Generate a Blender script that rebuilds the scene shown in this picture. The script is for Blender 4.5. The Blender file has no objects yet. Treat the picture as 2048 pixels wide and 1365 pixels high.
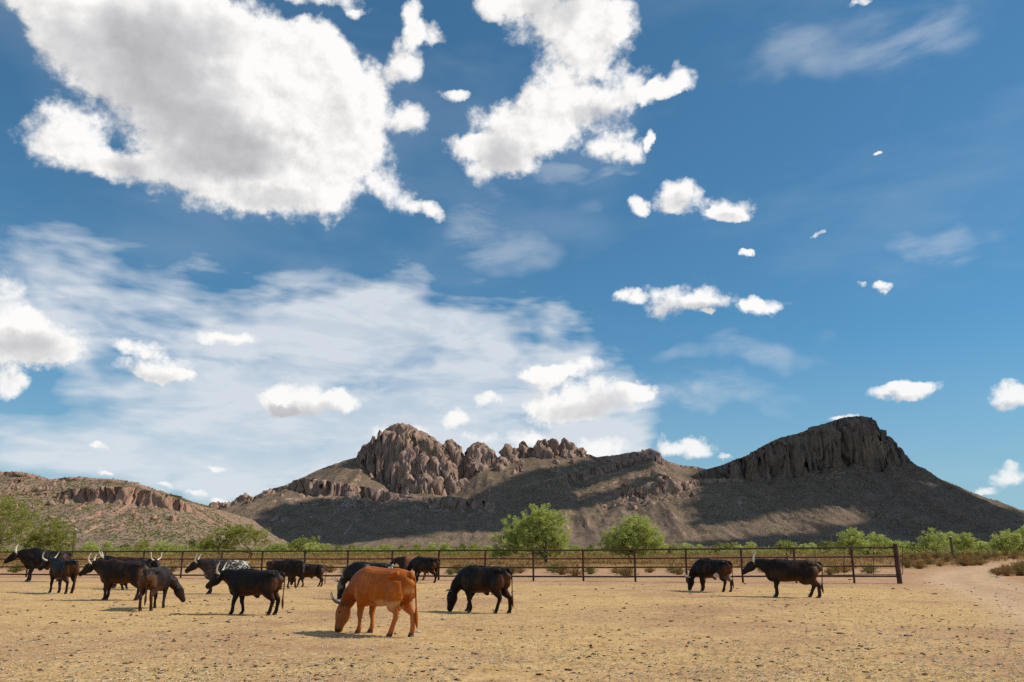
import bpy, bmesh, math, random
import numpy as np
from mathutils import Vector, Matrix, Euler

R = math.radians
random.seed(7)
rng = np.random.default_rng(11)
scene = bpy.context.scene
COL = scene.collection

# ------------------------------------------------------------------ camera
CAM_H = 1.6
LENS = 28.0
FPX = LENS / 36.0 * 2048.0
PITCH = math.atan((1096.0 - 682.5) / FPX)
cam_data = bpy.data.cameras.new("camera")
cam_data.lens = LENS
cam_data.sensor_width = 36.0
cam_data.clip_start = 0.1
cam_data.clip_end = 60000.0
cam = bpy.data.objects.new("camera", cam_data)
cam.location = (0, 0, CAM_H)
cam.rotation_euler = (R(90) + PITCH, 0, 0)
COL.objects.link(cam)
scene.camera = cam

# ------------------------------------------------------------------ view
SUN_EL, SUN_AZ = R(43), R(88)          # azimuth clockwise from +Y (straight ahead)
scene.view_settings.view_transform = 'Standard'
scene.view_settings.look = 'None'
scene.view_settings.gamma = 1.0
scene.view_settings.use_curve_mapping = False
scene.view_settings.exposure = 0.0
scene.cycles.max_bounces = 5
scene.cycles.diffuse_bounces = 3
scene.cycles.glossy_bounces = 2
scene.cycles.transparent_max_bounces = 6
scene.cycles.use_denoising = False

# ------------------------------------------------------------------ sun
sun_data = bpy.data.lights.new("sun", 'SUN')
sun_data.energy = 4.2
sun_data.angle = R(0.53)
sun_data.color = (1.0, 0.93, 0.82)
sun = bpy.data.objects.new("sun", sun_data)
COL.objects.link(sun)
SUN_DIR = Vector((math.sin(SUN_AZ) * math.cos(SUN_EL), math.cos(SUN_AZ) * math.cos(SUN_EL), math.sin(SUN_EL)))
sun.rotation_euler = SUN_DIR.to_track_quat('Z', 'Y').to_euler()
sun.location = (60, 0, 60)

# ------------------------------------------------------------------ mapping of sight lines to the place
CP, SP = math.cos(PITCH), math.sin(PITCH)

def ray(u, v):
    a = (u - 1024.0) / FPX
    b = (682.5 - v) / FPX
    return np.array([a, CP - SP * b, SP + CP * b])

def pt(u, v, Y):
    d = ray(u, v)
    k = Y / d[1]
    return np.array([d[0] * k, Y, CAM_H + d[2] * k])

def ground_at(u, v):
    d = ray(u, v)
    k = CAM_H / -d[2]
    return np.array([d[0] * k, d[1] * k, 0.0])

def azel(u, v):
    d = ray(u, v)
    d = d / np.linalg.norm(d)
    return math.atan2(d[0], d[1]), math.asin(d[2])

# ------------------------------------------------------------------ node helper
class NT:
    def __init__(self, tree):
        self.t = tree; self.n = tree.nodes; self.l = tree.links
    def new(self, kind, **kw):
        nd = self.n.new(kind)
        for k, v in kw.items(): setattr(nd, k, v)
        return nd
    def put(self, sock, val):
        if isinstance(val, bpy.types.NodeSocket): self.l.new(val, sock)
        elif val is not None: sock.default_value = val
    def math(self, op, a, b=None, c=None, clamp=False):
        nd = self.new('ShaderNodeMath', operation=op, use_clamp=clamp)
        for i, x in enumerate((a, b, c)):
            if x is not None: self.put(nd.inputs[i], x)
        return nd.outputs[0]
    def vm(self, op, a, b=None, c=None):
        nd = self.new('ShaderNodeVectorMath', operation=op)
        for i, x in enumerate((a, b, c)):
            if x is not None: self.put(nd.inputs[i], x)
        return nd.outputs['Value'] if op in ('DOT_PRODUCT', 'LENGTH', 'DISTANCE') else nd.outputs['Vector']
    def noise(self, vec, scale, detail=4, rough=0.55, dist=0.0, out='Fac', lac=2.0):
        nd = self.new('ShaderNodeTexNoise')
        self.put(nd.inputs['Vector'], vec)
        nd.inputs['Scale'].default_value = scale; nd.inputs['Detail'].default_value = detail
        nd.inputs['Roughness'].default_value = rough; nd.inputs['Distortion'].default_value = dist
        nd.inputs['Lacunarity'].default_value = lac
        return nd.outputs[out]
    def voronoi(self, vec, scale, feature='F1', out='Distance', rnd=1.0):
        nd = self.new('ShaderNodeTexVoronoi', feature=feature)
        self.put(nd.inputs['Vector'], vec)
        nd.inputs['Scale'].default_value = scale
        nd.inputs['Randomness'].default_value = rnd
        return nd.outputs[out]
    def ss(self, x, lo, hi, a=0.0, b=1.0):
        nd = self.new('ShaderNodeMapRange', interpolation_type='SMOOTHSTEP')
        self.put(nd.inputs['Value'], x)
        nd.inputs['From Min'].default_value = lo; nd.inputs['From Max'].default_value = hi
        nd.inputs['To Min'].default_value = a; nd.inputs['To Max'].default_value = b
        return nd.outputs['Result']
    def lin(self, x, lo, hi, a=0.0, b=1.0):
        nd = self.new('ShaderNodeMapRange')
        self.put(nd.inputs['Value'], x)
        nd.inputs['From Min'].default_value = lo; nd.inputs['From Max'].default_value = hi
        nd.inputs['To Min'].default_value = a; nd.inputs['To Max'].default_value = b
        return nd.outputs['Result']
    def mix(self, f, a, b, blend='MIX'):
        nd = self.new('ShaderNodeMix', data_type='RGBA', blend_type=blend)
        self.put(nd.inputs[0], f)
        for s, x in ((nd.inputs[6], a), (nd.inputs[7], b)):
            if isinstance(x, (tuple, list)): x = tuple(x) + ((1.0,) if len(x) == 3 else ())
            self.put(s, x)
        return nd.outputs[2]
    def attr(self, name, out='Fac'):
        nd = self.new('ShaderNodeAttribute'); nd.attribute_name = name
        return nd.outputs[out]
    def mapv(self, vec, scale=(1, 1, 1), rot=(0, 0, 0), loc=(0, 0, 0)):
        nd = self.new('ShaderNodeMapping')
        self.put(nd.inputs['Vector'], vec)
        nd.inputs['Scale'].default_value = scale; nd.inputs['Rotation'].default_value = rot
        nd.inputs['Location'].default_value = loc
        return nd.outputs['Vector']

# ------------------------------------------------------------------ world: Nishita sky with cumulus and cirrus
world = bpy.data.worlds.new("World")
scene.world = world
world.use_nodes = True
def build_world():
    t = world.node_tree
    for nd in list(t.nodes): t.nodes.remove(nd)
    g = NT(t)
    sky = g.new('ShaderNodeTexSky')
    sky.sky_type = 'NISHITA'; sky.sun_disc = False
    sky.sun_elevation = SUN_EL; sky.sun_rotation = SUN_AZ
    sky.altitude = 800; sky.air_density = 1.0; sky.dust_density = 0.1; sky.ozone_density = 2.0
    tc = g.new('ShaderNodeTexCoord')
    d = g.vm('NORMALIZE', tc.outputs['Generated'])
    sep = g.new('ShaderNodeSeparateXYZ'); g.put(sep.inputs[0], d)
    az = g.math('ARCTAN2', sep.outputs['X'], sep.outputs['Y'])
    el = g.math('ARCSINE', sep.outputs['Z'])
    com = g.new('ShaderNodeCombineXYZ'); g.put(com.inputs[0], az); g.put(com.inputs[1], el)
    p0 = com.outputs[0]
    # irregular outlines: warp by two scales of noise
    w1 = g.noise(d, 7.0, 3, 0.55, out='Color')
    w2 = g.noise(d, 34.0, 4, 0.6, out='Color')
    p1 = g.vm('MULTIPLY_ADD', w1, (0.055, 0.055, 0.0), p0)
    p1 = g.vm('MULTIPLY_ADD', w2, (0.028, 0.028, 0.0), p1)
    p = g.vm('SUBTRACT', p1, (0.0415, 0.0415, 0.0))
    OFF = (0.020, 0.016, 0.0)
    psun = g.vm('ADD', p, OFF)
    pci = g.vm('MULTIPLY_ADD', w1, (0.34, 0.16, 0), g.vm('SUBTRACT', p0, (0.17, 0.08, 0)))
    SDIR = Vector((0.78, -0.10, 0.62)).normalized() * 0.014
    n1 = g.noise(d, 15.0, 8, 0.62)
    n2 = g.noise(g.vm('ADD', d, tuple(SDIR)), 15.0, 5, 0.62)
    n3 = g.noise(d, 60.0, 4, 0.62)
    nl = g.noise(g.mapv(d, (1, 1, 1.6)), 6.5, 3, 0.5)
    er = g.math('MULTIPLY_ADD', n3, 0.24, g.math('MULTIPLY', n1, 0.81))
    er = g.math('MULTIPLY', g.math('SUBTRACT', er, 0.635), 4.6)
    nrel = g.math('MULTIPLY', g.math('SUBTRACT', n1, n2), 1.25)
    c1 = g.noise(g.mapv(d, (4.0, 1.2, 14.0), (0, R(16), 0)), 2.0, 7, 0.60, 0.35)
    c3 = g.noise(g.mapv(d, (2.0, 0.8, 5.0), (0, R(10), 0)), 2.0, 4, 0.55, 0.3)
    hor = g.lin(el, 0.02, 0.22, 0.78, 1.0)
    # clear sky
    skyv = g.new('ShaderNodeVectorMath', operation='SCALE')
    g.put(skyv.inputs[0], sky.outputs[0]); skyv.inputs['Scale'].default_value = SKY_STRENGTH
    pw = g.vm('POWER', skyv.outputs[0], (0.8, 0.8, 0.8))
    blue = g.vm('MULTIPLY', pw, (0.415, 0.825, 1.0))
    blue = g.mix(g.ss(el, 0.26, 0.02, 0.0, 0.55), blue, (0.33, 0.47, 0.58))
    faint = g.math('MULTIPLY', g.ss(c3, 0.42, 0.72), 0.10)
    def box(lobe, grow):
        u, v, ru, rv = lobe; ru *= grow; rv *= grow
        A = [azel(u - ru, v)[0], azel(u + ru, v)[0]]; E = [azel(u, v + rv)[1], azel(u, v - rv)[1]]
        return (A[0] + A[1]) / 2, (E[0] + E[1]) / 2, abs(A[1] - A[0]) / 2, abs(E[1] - E[0]) / 2
    def lobes(lst, pos, grow, cell, margin):
        acc = None
        for q in lst:
            a, e, ra, re = box(q, grow)
            if cell and (a + ra + margin < cell[0] or a - ra - margin > cell[1] or e + re + margin < cell[2] or e - re - margin > cell[3]): continue
            qv = g.vm('MULTIPLY_ADD', pos, (1 / ra, 1 / re, 0), (-a / ra, -e / re, 0))
            f = g.math('SUBTRACT', 1.0, g.vm('DOT_PRODUCT', qv, qv), clamp=True)
            acc = f if acc is None else g.math('ADD', acc, f)
        return acc
    def cumulus(D, Dsun, deep, c):
        Dn = g.math('MULTIPLY_ADD', D, 1.9, er)
        Dn = g.math('MINIMUM', Dn, g.math('MULTIPLY', D, 3.2))
        alpha = g.math('MULTIPLY', g.ss(Dn, -0.05, 1.45), hor)
        core = g.math('MULTIPLY', D, 0.16)
        if deep is not None: core = g.math('ADD', core, deep)
        thick = g.ss(g.math('MULTIPLY_ADD', g.math('SUBTRACT', nl, 0.5), 2.2, core), -0.1, 2.0)
        grad = g.math('SUBTRACT', g.math('MINIMUM', D, 1.5), g.math('MINIMUM', Dsun, 1.5)) if Dsun is not None else 0.0
        rel = g.math('MULTIPLY_ADD', grad, 0.17, nrel)
        lit = g.math('MULTIPLY_ADD', rel, g.lin(thick, 0.0, 0.8, 0.9, 0.28), 0.945)
        lit = g.math('MULTIPLY_ADD', thick, -0.40, lit)
        lit = g.math('MINIMUM', g.math('MAXIMUM', lit, 0.5), 0.985)
        ccol = g.mix(g.ss(lit, 0.9, 0.5), (1.0, 0.99, 0.975), (0.955, 0.945, 0.985))
        cc = g.new('ShaderNodeVectorMath', operation='SCALE')
        g.put(cc.inputs[0], ccol); g.put(cc.inputs['Scale'], lit)
        return g.mix(alpha, c, cc.outputs[0])
    def region(cell):
        ci = faint
        m = lobes(CIRRUS, pci, 1.0, cell, 0.15)
        if m is not None:
            m = g.math('MULTIPLY', m, g.ss(c3, 0.30, 0.70, 0.45, 1.35))
            v0 = g.ss(m, 0.0, 4.4)
            cut = g.math('MULTIPLY', g.math('ADD', g.ss(c1, 0.68, 0.36, 0.0, 0.80), g.ss(c3, 0.64, 0.36, 0.0, 0.55)), g.lin(v0, 0.0, 1.0, 0.9, 0.52))
            ve = g.math('MULTIPLY', g.math('SUBTRACT', g.math('MULTIPLY', v0, 1.30), cut, clamp=True), 0.90)
            ci = g.math('MAXIMUM', ci, g.math('MULTIPLY', ve, g.lin(ve, 0.0, 0.9, 0.75, 0.98)))
        m2 = lobes(CIRRUS_FAINT, pci, 1.0, cell, 0.15)
        if m2 is not None:
            ci = g.math('MAXIMUM', ci, g.math('MULTIPLY', g.math('MULTIPLY', g.ss(m2, 0.0, 1.0), g.ss(c1, 0.33, 0.68)), 0.36))
        c = g.mix(ci, blue, (0.72, 0.765, 0.82))
        D = lobes(CUMULUS, p, 1.2, cell, 0.045)
        if D is not None:
            Ds = lobes([q for q in CUMULUS if q[2] * q[3] > 900], psun, 1.2, cell, 0.065)
            c = cumulus(D, Ds, lobes(DEEP, p, 1.0, cell, 0.05), c)
        bg = g.new('ShaderNodeBackground'); g.put(bg.inputs['Color'], c)
        return bg.outputs[0]
    # beyond the photograph's field of view the cumulus and the veil go on at random
    gen = g.noise(g.mapv(d, (1, 1, 2.0)), 2.6, 2, 0.5)
    gen = g.math('MULTIPLY', g.math('MAXIMUM', g.lin(gen, 0.56, 0.70, 0.0, 1.8), 0.0), g.ss(sep.outputs['Z'], 0.03, 0.15))
    co = g.mix(g.ss(g.noise(g.mapv(d, (1, 1, 2.2)), 2.0, 2), 0.52, 0.75, 0.0, 0.45), blue, (0.76, 0.795, 0.84))
    bg = g.new('ShaderNodeBackground'); g.put(bg.inputs['Color'], cumulus(gen, None, None, co))
    sh = bg.outputs[0]
    AE = [R(x) for x in (-37, -14, 0, 12, 37)]
    EE = [R(x) for x in (-3, 12, 45)]
    for i in range(len(AE) - 1):
        ina = g.math('MULTIPLY', g.math('GREATER_THAN', az, AE[i]), g.math('LESS_THAN', az, AE[i + 1]))
        for j in range(len(EE) - 1):
            msk = g.math('MULTIPLY', ina, g.math('MULTIPLY', g.math('GREATER_THAN', el, EE[j]), g.math('LESS_THAN', el, EE[j + 1])))
            mx = g.new('ShaderNodeMixShader')
            g.put(mx.inputs[0], msk); g.l.new(sh, mx.inputs[1]); g.l.new(region((AE[i], AE[i + 1], EE[j], EE[j + 1])), mx.inputs[2])
            sh = mx.outputs[0]
    out = g.new('ShaderNodeOutputWorld')
    g.l.new(sh, out.inputs[0])

SKY_STRENGTH = 0.085
CUMULUS = [
 (300,60,260,130),(480,150,230,130),(600,200,160,140),(350,220,230,130),(500,310,220,100),(680,290,100,120),(400,370,160,60),
 (600,390,110,62),(780,390,50,55),(845,420,40,18),(120,270,100,80),(210,330,80,42),(640,85,60,50),(150,60,150,90),
 (30,-20,110,60),(560,-14,210,26),(730,170,55,60),
 (815,240,45,40),(805,122,40,42),(825,45,24,46),(862,70,30,20),(702,35,20,14),(908,190,36,12),
 (1130,20,150,80),(1195,60,80,72),(1000,6,60,34),(1130,165,88,78),(1165,230,105,62),(1235,290,66,34),(1250,165,48,46),(1300,180,32,22),
 (1362,165,32,30),(1332,188,26,16),(990,265,62,62),(1045,240,55,62),(980,325,55,52),(1035,322,48,32),(925,300,48,30),(1085,270,62,44),(1300,270,10,20),
 (1355,388,52,35),(1275,408,28,20),(1450,415,48,28),(1440,428,40,18),
 (1265,603,38,22),(1340,608,64,36),(1430,608,58,30),(1530,618,50,20),(1510,605,22,20),(1420,636,18,8),(1768,593,24,11),(1725,586,10,6),
 (1630,472,24,8),(1484,501,14,7),(1715,8,24,10),(1745,315,14,7),
 (1805,785,80,22),(1830,775,44,22),(2020,805,56,25),(2030,960,50,24),(1980,986,30,11),
 (1135,745,95,22),(1090,757,52,20),(1190,800,130,36),(1280,795,44,18),(1205,890,58,25),(1370,905,80,22),(1120,822,70,30),
 (980,806,40,16),(905,840,28,20),(960,876,42,18),(1060,872,54,22),(1460,918,18,8),(1690,832,34,9),
 (620,800,105,34),(560,806,54,18),(690,790,36,28),(800,862,62,18),
 (10,630,90,78),(90,672,95,50),(50,705,140,34),(10,765,38,32),(300,722,86,28),(330,742,64,16),(280,680,60,20),(455,680,64,16),
 (430,929,26,9),(205,902,22,9),(215,953,26,7),(335,976,24,9),(400,985,26,9),(450,996,28,10),
]
CIRRUS = [
 (100,960,1000,240),(0,820,560,280),(400,930,800,220),(620,780,520,190),(330,680,640,230),(700,660,560,200),(150,860,760,240),(700,850,700,220),(1060,600,200,120),(1000,790,460,190),(60,560,380,150),(300,530,340,100),
 (1250,860,330,110),(900,700,340,140),(950,720,620,300),(1100,800,640,240),(120,640,420,150),(60,840,560,200),(150,900,600,180),(420,700,420,150),
]
CIRRUS_FAINT = [(1500,712,170,34),(1450,800,200,50),(1880,500,190,50),(1750,90,330,90),(1000,450,170,100),(1150,330,120,26)]
DEEP = [(230,110,210,110),(330,190,180,90),(420,290,170,80),(470,320,110,60),(330,60,180,70),(560,400,90,30),(230,330,70,30),(1110,20,90,50),(1180,225,60,30),(1340,630,70,24),(1430,628,60,20),(1355,405,50,22),(1445,432,44,16),(1010,320,60,40),
        (40,690,150,36),(300,742,90,22),(620,822,110,26),(1190,815,110,30),(1810,797,80,16),(2020,820,56,18),(450,690,60,14),(560,815,50,16)]
build_world()
world.cycles.sampling_method = 'MANUAL'
world.cycles.sample_map_resolution = 512

# ------------------------------------------------------------------ numpy noise
def _hash(ix, iy, iz, seed):
    h = (ix.astype(np.uint32) * np.uint32(374761393) + iy.astype(np.uint32) * np.uint32(668265263)
         + iz.astype(np.uint32) * np.uint32(2147483647) + np.uint32(seed * 974711 + 13))
    h = (h ^ (h >> np.uint32(13))) * np.uint32(1274126177)
    h = (h ^ (h >> np.uint32(16))) * np.uint32(2246822519)
    return (h ^ (h >> np.uint32(15))).astype(np.float64) / 4294967295.0

def vn(x, y, z=None, seed=0):
    """smooth value noise, -1..1"""
    x = np.asarray(x, float); y = np.asarray(y, float)
    z = np.zeros_like(x) if z is None else np.asarray(z, float)
    x, y, z = np.broadcast_arrays(x, y, z)
    fx, fy, fz = np.floor(x), np.floor(y), np.floor(z)
    ix, iy, iz = fx.astype(np.int64), fy.astype(np.int64), fz.astype(np.int64)
    tx, ty, tz = x - fx, y - fy, z - fz
    tx, ty, tz = [t * t * t * (t * (t * 6 - 15) + 10) for t in (tx, ty, tz)]
    out = 0.0
    flat = not np.any(z)
    for dz in ((0,) if flat else (0, 1)):
        wz = 1.0 if flat else (tz if dz else 1 - tz)
        for dy in (0, 1):
            wy = ty if dy else 1 - ty
            for dx in (0, 1):
                wx = tx if dx else 1 - tx
                out = out + wx * wy * wz * _hash(ix + dx, iy + dy, iz + dz, seed)
    return out * 2 - 1

def fbm(x, y, z=None, oct=5, seed=0, gain=0.5):
    a, s, tot = 1.0, 0.0, 0.0
    f = 1.0
    for i in range(oct):
        s = s + a * vn(x * f, y * f, None if z is None else z * f, seed + i * 17)
        tot += a; a *= gain; f *= 2.03
    return s / tot

def ridged(x, y, z=None, oct=4, seed=0):
    a, s, tot, f = 1.0, 0.0, 0.0, 1.0
    for i in range(oct):
        s = s + a * (1 - np.abs(vn(x * f, y * f, None if z is None else z * f, seed + i * 31)) * 2)
        tot += a; a *= 0.5; f *= 2.1
    return s / tot

def cells(x, y, seed=0):
    """a random value for each cell of an irregular mosaic"""
    x = np.asarray(x, float); y = np.asarray(y, float)
    ix, iy = np.floor(x).astype(np.int64), np.floor(y).astype(np.int64)
    zz = np.zeros_like(ix); best = np.full(x.shape, 1e9); val = np.zeros(x.shape)
    for dy in (-1, 0, 1):
        for dx in (-1, 0, 1):
            cx = ix + dx + _hash(ix + dx, iy + dy, zz, seed); cy = iy + dy + _hash(ix + dx, iy + dy, zz, seed + 1)
            d = (cx - x) ** 2 + (cy - y) ** 2
            v = _hash(ix + dx, iy + dy, zz, seed + 2)
            k = d < best; best = np.where(k, d, best); val = np.where(k, v, val)
    return val * 2 - 1

def sstep(x, a, b):
    t = np.clip((x - a) / (b - a), 0, 1)
    return t * t * (3 - 2 * t)

# ------------------------------------------------------------------ object helpers
def link(o, parent=None):
    COL.objects.link(o)
    if parent is not None: o.parent = parent
    return o

def mesh_obj(name, verts, faces, mat=None, parent=None, smooth=False, attrs=None):
    me = bpy.data.meshes.new(name)
    if isinstance(verts, np.ndarray) and isinstance(faces, np.ndarray):
        nv, nf, k = len(verts), len(faces), faces.shape[1]
        me.vertices.add(nv); me.vertices.foreach_set('co', verts.astype(np.float32).ravel())
        me.loops.add(nf * k); me.loops.foreach_set('vertex_index', faces.astype(np.int32).ravel())
        me.polygons.add(nf)
        me.polygons.foreach_set('loop_start', np.arange(0, nf * k, k, dtype=np.int32))
        me.update(calc_edges=True)
    else:
        me.from_pydata([tuple(map(float, v)) for v in verts], [], [tuple(map(int, f)) for f in faces])
    if smooth: me.polygons.foreach_set('use_smooth', np.ones(len(me.polygons), dtype=bool))
    if attrs:
        for k, a in attrs.items():
            a = np.asarray(a, np.float32)
            if a.ndim == 1:
                at = me.attributes.new(k, 'FLOAT', 'POINT'); at.data.foreach_set('value', a)
            else:
                at = me.attributes.new(k, 'FLOAT_COLOR', 'POINT')
                at.data.foreach_set('color', np.concatenate([a, np.ones((len(a), 1), np.float32)], 1).ravel())
    if mat: me.materials.append(mat)
    me.update()
    return link(bpy.data.objects.new(name, me), parent)

def empty(name, loc=(0, 0, 0), rz=0.0, scale=1.0):
    o = bpy.data.objects.new(name, None)
    o.location = loc; o.rotation_euler = (0, 0, rz); o.scale = (scale,) * 3
    o.empty_display_size = 0.2
    return link(o)

def tag(o, label=None, cat=None, group=None, kind=None):
    if label: o['label'] = label
    if cat: o['category'] = cat
    if group: o['group'] = group
    if kind: o['kind'] = kind
    return o

def new_mat(name):
    m = bpy.data.materials.new(name); m.use_nodes = True
    g = NT(m.node_tree)
    return m, g, m.node_tree.nodes['Principled BSDF']

def bump(g, bsdf, h, strength=0.5, dist=0.1):
    b = g.new('ShaderNodeBump'); b.inputs['Strength'].default_value = strength; b.inputs['Distance'].default_value = dist
    g.put(b.inputs['Height'], h); g.l.new(b.outputs[0], bsdf.inputs['Normal'])

def grid_faces(nx, ny):
    i = np.arange(nx - 1); j = np.arange(ny - 1)
    I, J = np.meshgrid(i, j)
    a = (J * nx + I).ravel()
    return np.stack([a, a + 1, a + nx + 1, a + nx], 1)

# ------------------------------------------------------------------ mountain materials
def rock_mat(name, rock_a, rock_b, talus_a, talus_b, shrub, sh_scale, shrub_amt=0.5, k=1.0):
    m, g, b = new_mat(name)
    geo = g.new('ShaderNodeNewGeometry')
    P = geo.outputs['Position']
    nz = g.new('ShaderNodeSeparateXYZ'); g.put(nz.inputs[0], geo.outputs['True Normal'])
    # bare rock, streaked downwards
    sv = g.mapv(P, (1, 1, 0.16))
    s1 = g.noise(sv, 0.035 * k, 6, 0.62)
    s2 = g.noise(sv, 0.16 * k, 5, 0.65)
    s3 = g.noise(P, 0.012 * k, 3, 0.5)
    rock = g.mix(g.ss(s1, 0.36, 0.66), rock_a, rock_b)
    rock = g.mix(g.ss(s3, 0.50, 0.66, 0.0, 0.45), rock, (0.34, 0.225, 0.13))
    rock = g.mix(g.ss(s2, 0.47, 0.37, 0.0, 0.5), rock, tuple(c * 0.45 for c in rock_a))
    # stony slope with scrub
    t1 = g.noise(P, 0.02 * k, 5, 0.6)
    t2 = g.noise(P, 0.22 * k, 4, 0.7)
    tal = g.mix(g.ss(t1, 0.35, 0.68), talus_a, talus_b)
    tal = g.mix(g.ss(t2, 0.54, 0.70, 0.0, 0.75), tal, tuple(min(1, c * 1.55) for c in talus_b))
    tal = g.mix(g.ss(t2, 0.46, 0.34, 0.0, 0.7), tal, tuple(c * 0.5 for c in talus_a))
    vd = g.voronoi(P, sh_scale)
    dens = g.ss(g.noise(P, 0.012 * k, 3, 0.55), 0.30, 0.70, 0.16, 0.50)
    sh = g.math('MULTIPLY', g.ss(g.math('SUBTRACT', vd, dens), 0.10, -0.06), shrub_amt)
    tal = g.mix(sh, tal, shrub)
    steep = g.ss(g.math('MULTIPLY_ADD', g.math('SUBTRACT', s2, 0.5), 0.30, nz.outputs['Z']), 0.80, 0.66)
    col = g.mix(steep, tal, rock)
    g.put(b.inputs['Base Color'], col)
    b.inputs['Roughness'].default_value = 0.95; b.inputs['Specular IOR Level'].default_value = 0.1
    h = g.math('ADD', g.math('MULTIPLY', s1, 5.0 / k), g.math('MULTIPLY', s2, 3.2 / k))
    h2 = g.math('ADD', g.math('MULTIPLY', t2, 2.4 / k), g.math('MULTIPLY', vd, -0.5))
    hm = g.new('ShaderNodeMix', data_type='FLOAT')
    g.put(hm.inputs[0], steep); g.put(hm.inputs[2], h2); g.put(hm.inputs[3], h)
    bump(g, b, hm.outputs[0], 0.9, 1.0)
    return m

M_ROCK = rock_mat('pink_grey_rock', (0.315, 0.195, 0.150), (0.40, 0.275, 0.215), (0.182, 0.122, 0.084), (0.235, 0.165, 0.115), (0.066, 0.064, 0.028), 0.17, 0.75)
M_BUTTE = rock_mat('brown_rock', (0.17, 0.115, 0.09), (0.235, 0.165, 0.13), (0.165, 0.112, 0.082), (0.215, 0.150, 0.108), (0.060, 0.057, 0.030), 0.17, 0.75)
M_HILL = rock_mat('red_rock', (0.37, 0.205, 0.140), (0.44, 0.265, 0.190), (0.255, 0.170, 0.120), (0.31, 0.21, 0.15), (0.085, 0.090, 0.034), 0.17, 0.95, 1.7)

# ------------------------------------------------------------------ mountain shapes
def curve(pts):
    w = np.array([pt(*p) for p in pts])
    return w[np.argsort(w[:, 0])]

def ridge_comp(X, Y, pts, cliff, foot, seed, flute=1.0, back=0.45, conc=1.4, cap=12.0, wfac=0.28, gully=1.0):
    """A ridge: crest line pts (u,v,depth), cliff [(u,px)], then a concave stony slope to the foot."""
    w = curve(pts)
    cy = np.interp(X, w[:, 0], w[:, 1]); cz = np.interp(X, w[:, 0], w[:, 2])
    ex = np.maximum(w[0, 0] - X, X - w[-1, 0]).clip(0)
    cz = cz - ex * 0.6
    cl = sorted((pt(u, 1000, np.interp(u, [p[0] for p in pts], [p[2] for p in pts]))[0], px * np.interp(u, [p[0] for p in pts], [p[2] for p in pts]) / FPX) for u, px in cliff)
    H = np.interp(X, [c[0] for c in cl], [c[1] for c in cl])
    H = H * (1 + 0.22 * fbm(X / 90, Y / 300, seed=seed + 5, oct=3))
    d = cy - Y
    fl = (ridged(X / 62, Y / 140, oct=3, seed=seed) * 16 + ridged(X / 19, Y / 60, oct=3, seed=seed + 3) * 6) * flute
    near = (d > -90) & (d < 160) & (H > 3)
    fl[near] += (9.0 * cells(X[near] / 24, Y[near] / 60, seed + 4) + 4.0 * cells(X[near] / 9, Y[near] / 40, seed + 6)) * flute
    df = d + fl * sstep(H, 3, 25)
    wc = np.maximum(H * wfac, 1.0)
    t = np.clip(df / wc, 0, 1)
    drop = H * (0.35 * t + 0.65 * t * t * (3 - 2 * t))
    D = np.maximum(cy - foot, 50)
    s = np.clip((df - wc) / (D - wc), 0, 1)
    lo = np.maximum(cz - H, 0)
    zf = np.where(df < wc, cz - drop, lo * (1 - s) ** conc)
    gl = ridged(X / 120, Y / 420, oct=4, seed=seed + 9) * 22 + fbm(X / 40, Y / 60, oct=3, seed=seed + 12) * 6
    zf = zf + gl * gully * np.sin(np.pi * np.clip(s, 0, 1)) ** 0.8 * np.clip(lo / 150, 0, 1) * (df > wc)
    zb = cz - np.maximum(-df, 0) * 0.12 * (np.maximum(-df, 0) < cap) - np.maximum(-df - cap, 0) * back - cap * 0.12 * (-df >= cap)
    return np.where(df > 0, zf, zb)

def tower(X, Y, u, v, hw, drop, dep, p=2.6, ell=0.85, seed=0, rough=1.0):
    c = pt(u, v, dep); r = (1.3 if 930 < u < 1170 else 1.15) * hw * dep / FPX; H = drop * dep / FPX
    m = (np.abs(X - c[0]) < r * 2.2) & (np.abs(Y - dep) < r * 2.6)
    out = np.full(X.shape, -1e4)
    if not m.any(): return out
    x, y = X[m] - c[0], Y[m] - dep
    rr = np.sqrt((x / r) ** 2 + (y / (r * ell)) ** 2)
    ang = np.arctan2(y, x)
    rr = rr * (1 + rough * (0.10 * vn(ang * 2.2 + seed, rr * 0.6 + seed, seed=seed) + 0.22 * fbm(X[m] / 14, Y[m] / 14, oct=3, seed=seed + 1) - 0.06))
    cl = cells(X[m] / 17 + 0.12 * fbm(X[m] / 9, Y[m] / 9, oct=2, seed=3), Y[m] / 15, seed % 7 + 20); cs = cells(X[m] / 7.5, Y[m] / 7.5, seed % 5 + 40)
    rr = rr * (1 + rough * (0.17 * cl + 0.07 * cs))
    crack = np.clip(1 - np.abs(vn(X[m] / 17 + 0.25 * y / 9, Y[m] / 34, seed=seed % 7 + 60)) * 5, 0, 1)
    blk = np.round(vn(X[m] / 11, Y[m] / 11, seed=seed % 5 + 70) * 2.5) / 2.5
    out[m] = c[2] + x * (((seed * 37) % 11) / 11 - 0.5) * 0.3 - H * np.where(rr < 1.0, 0.12 * rr + 0.88 * rr ** (p * 1.45), 1 + (rr - 1) * 1.9) + rough * (4.0 * fbm(X[m] / 9, Y[m] / 9, oct=2, seed=seed + 2) + (6.5 * cl + 3.0 * cs + 2.0 * blk) * np.clip(0.35 + rr, 0, 1) - 13 * crack * np.clip(rr * 1.6 - 0.2, 0, 1))
    return out

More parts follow.
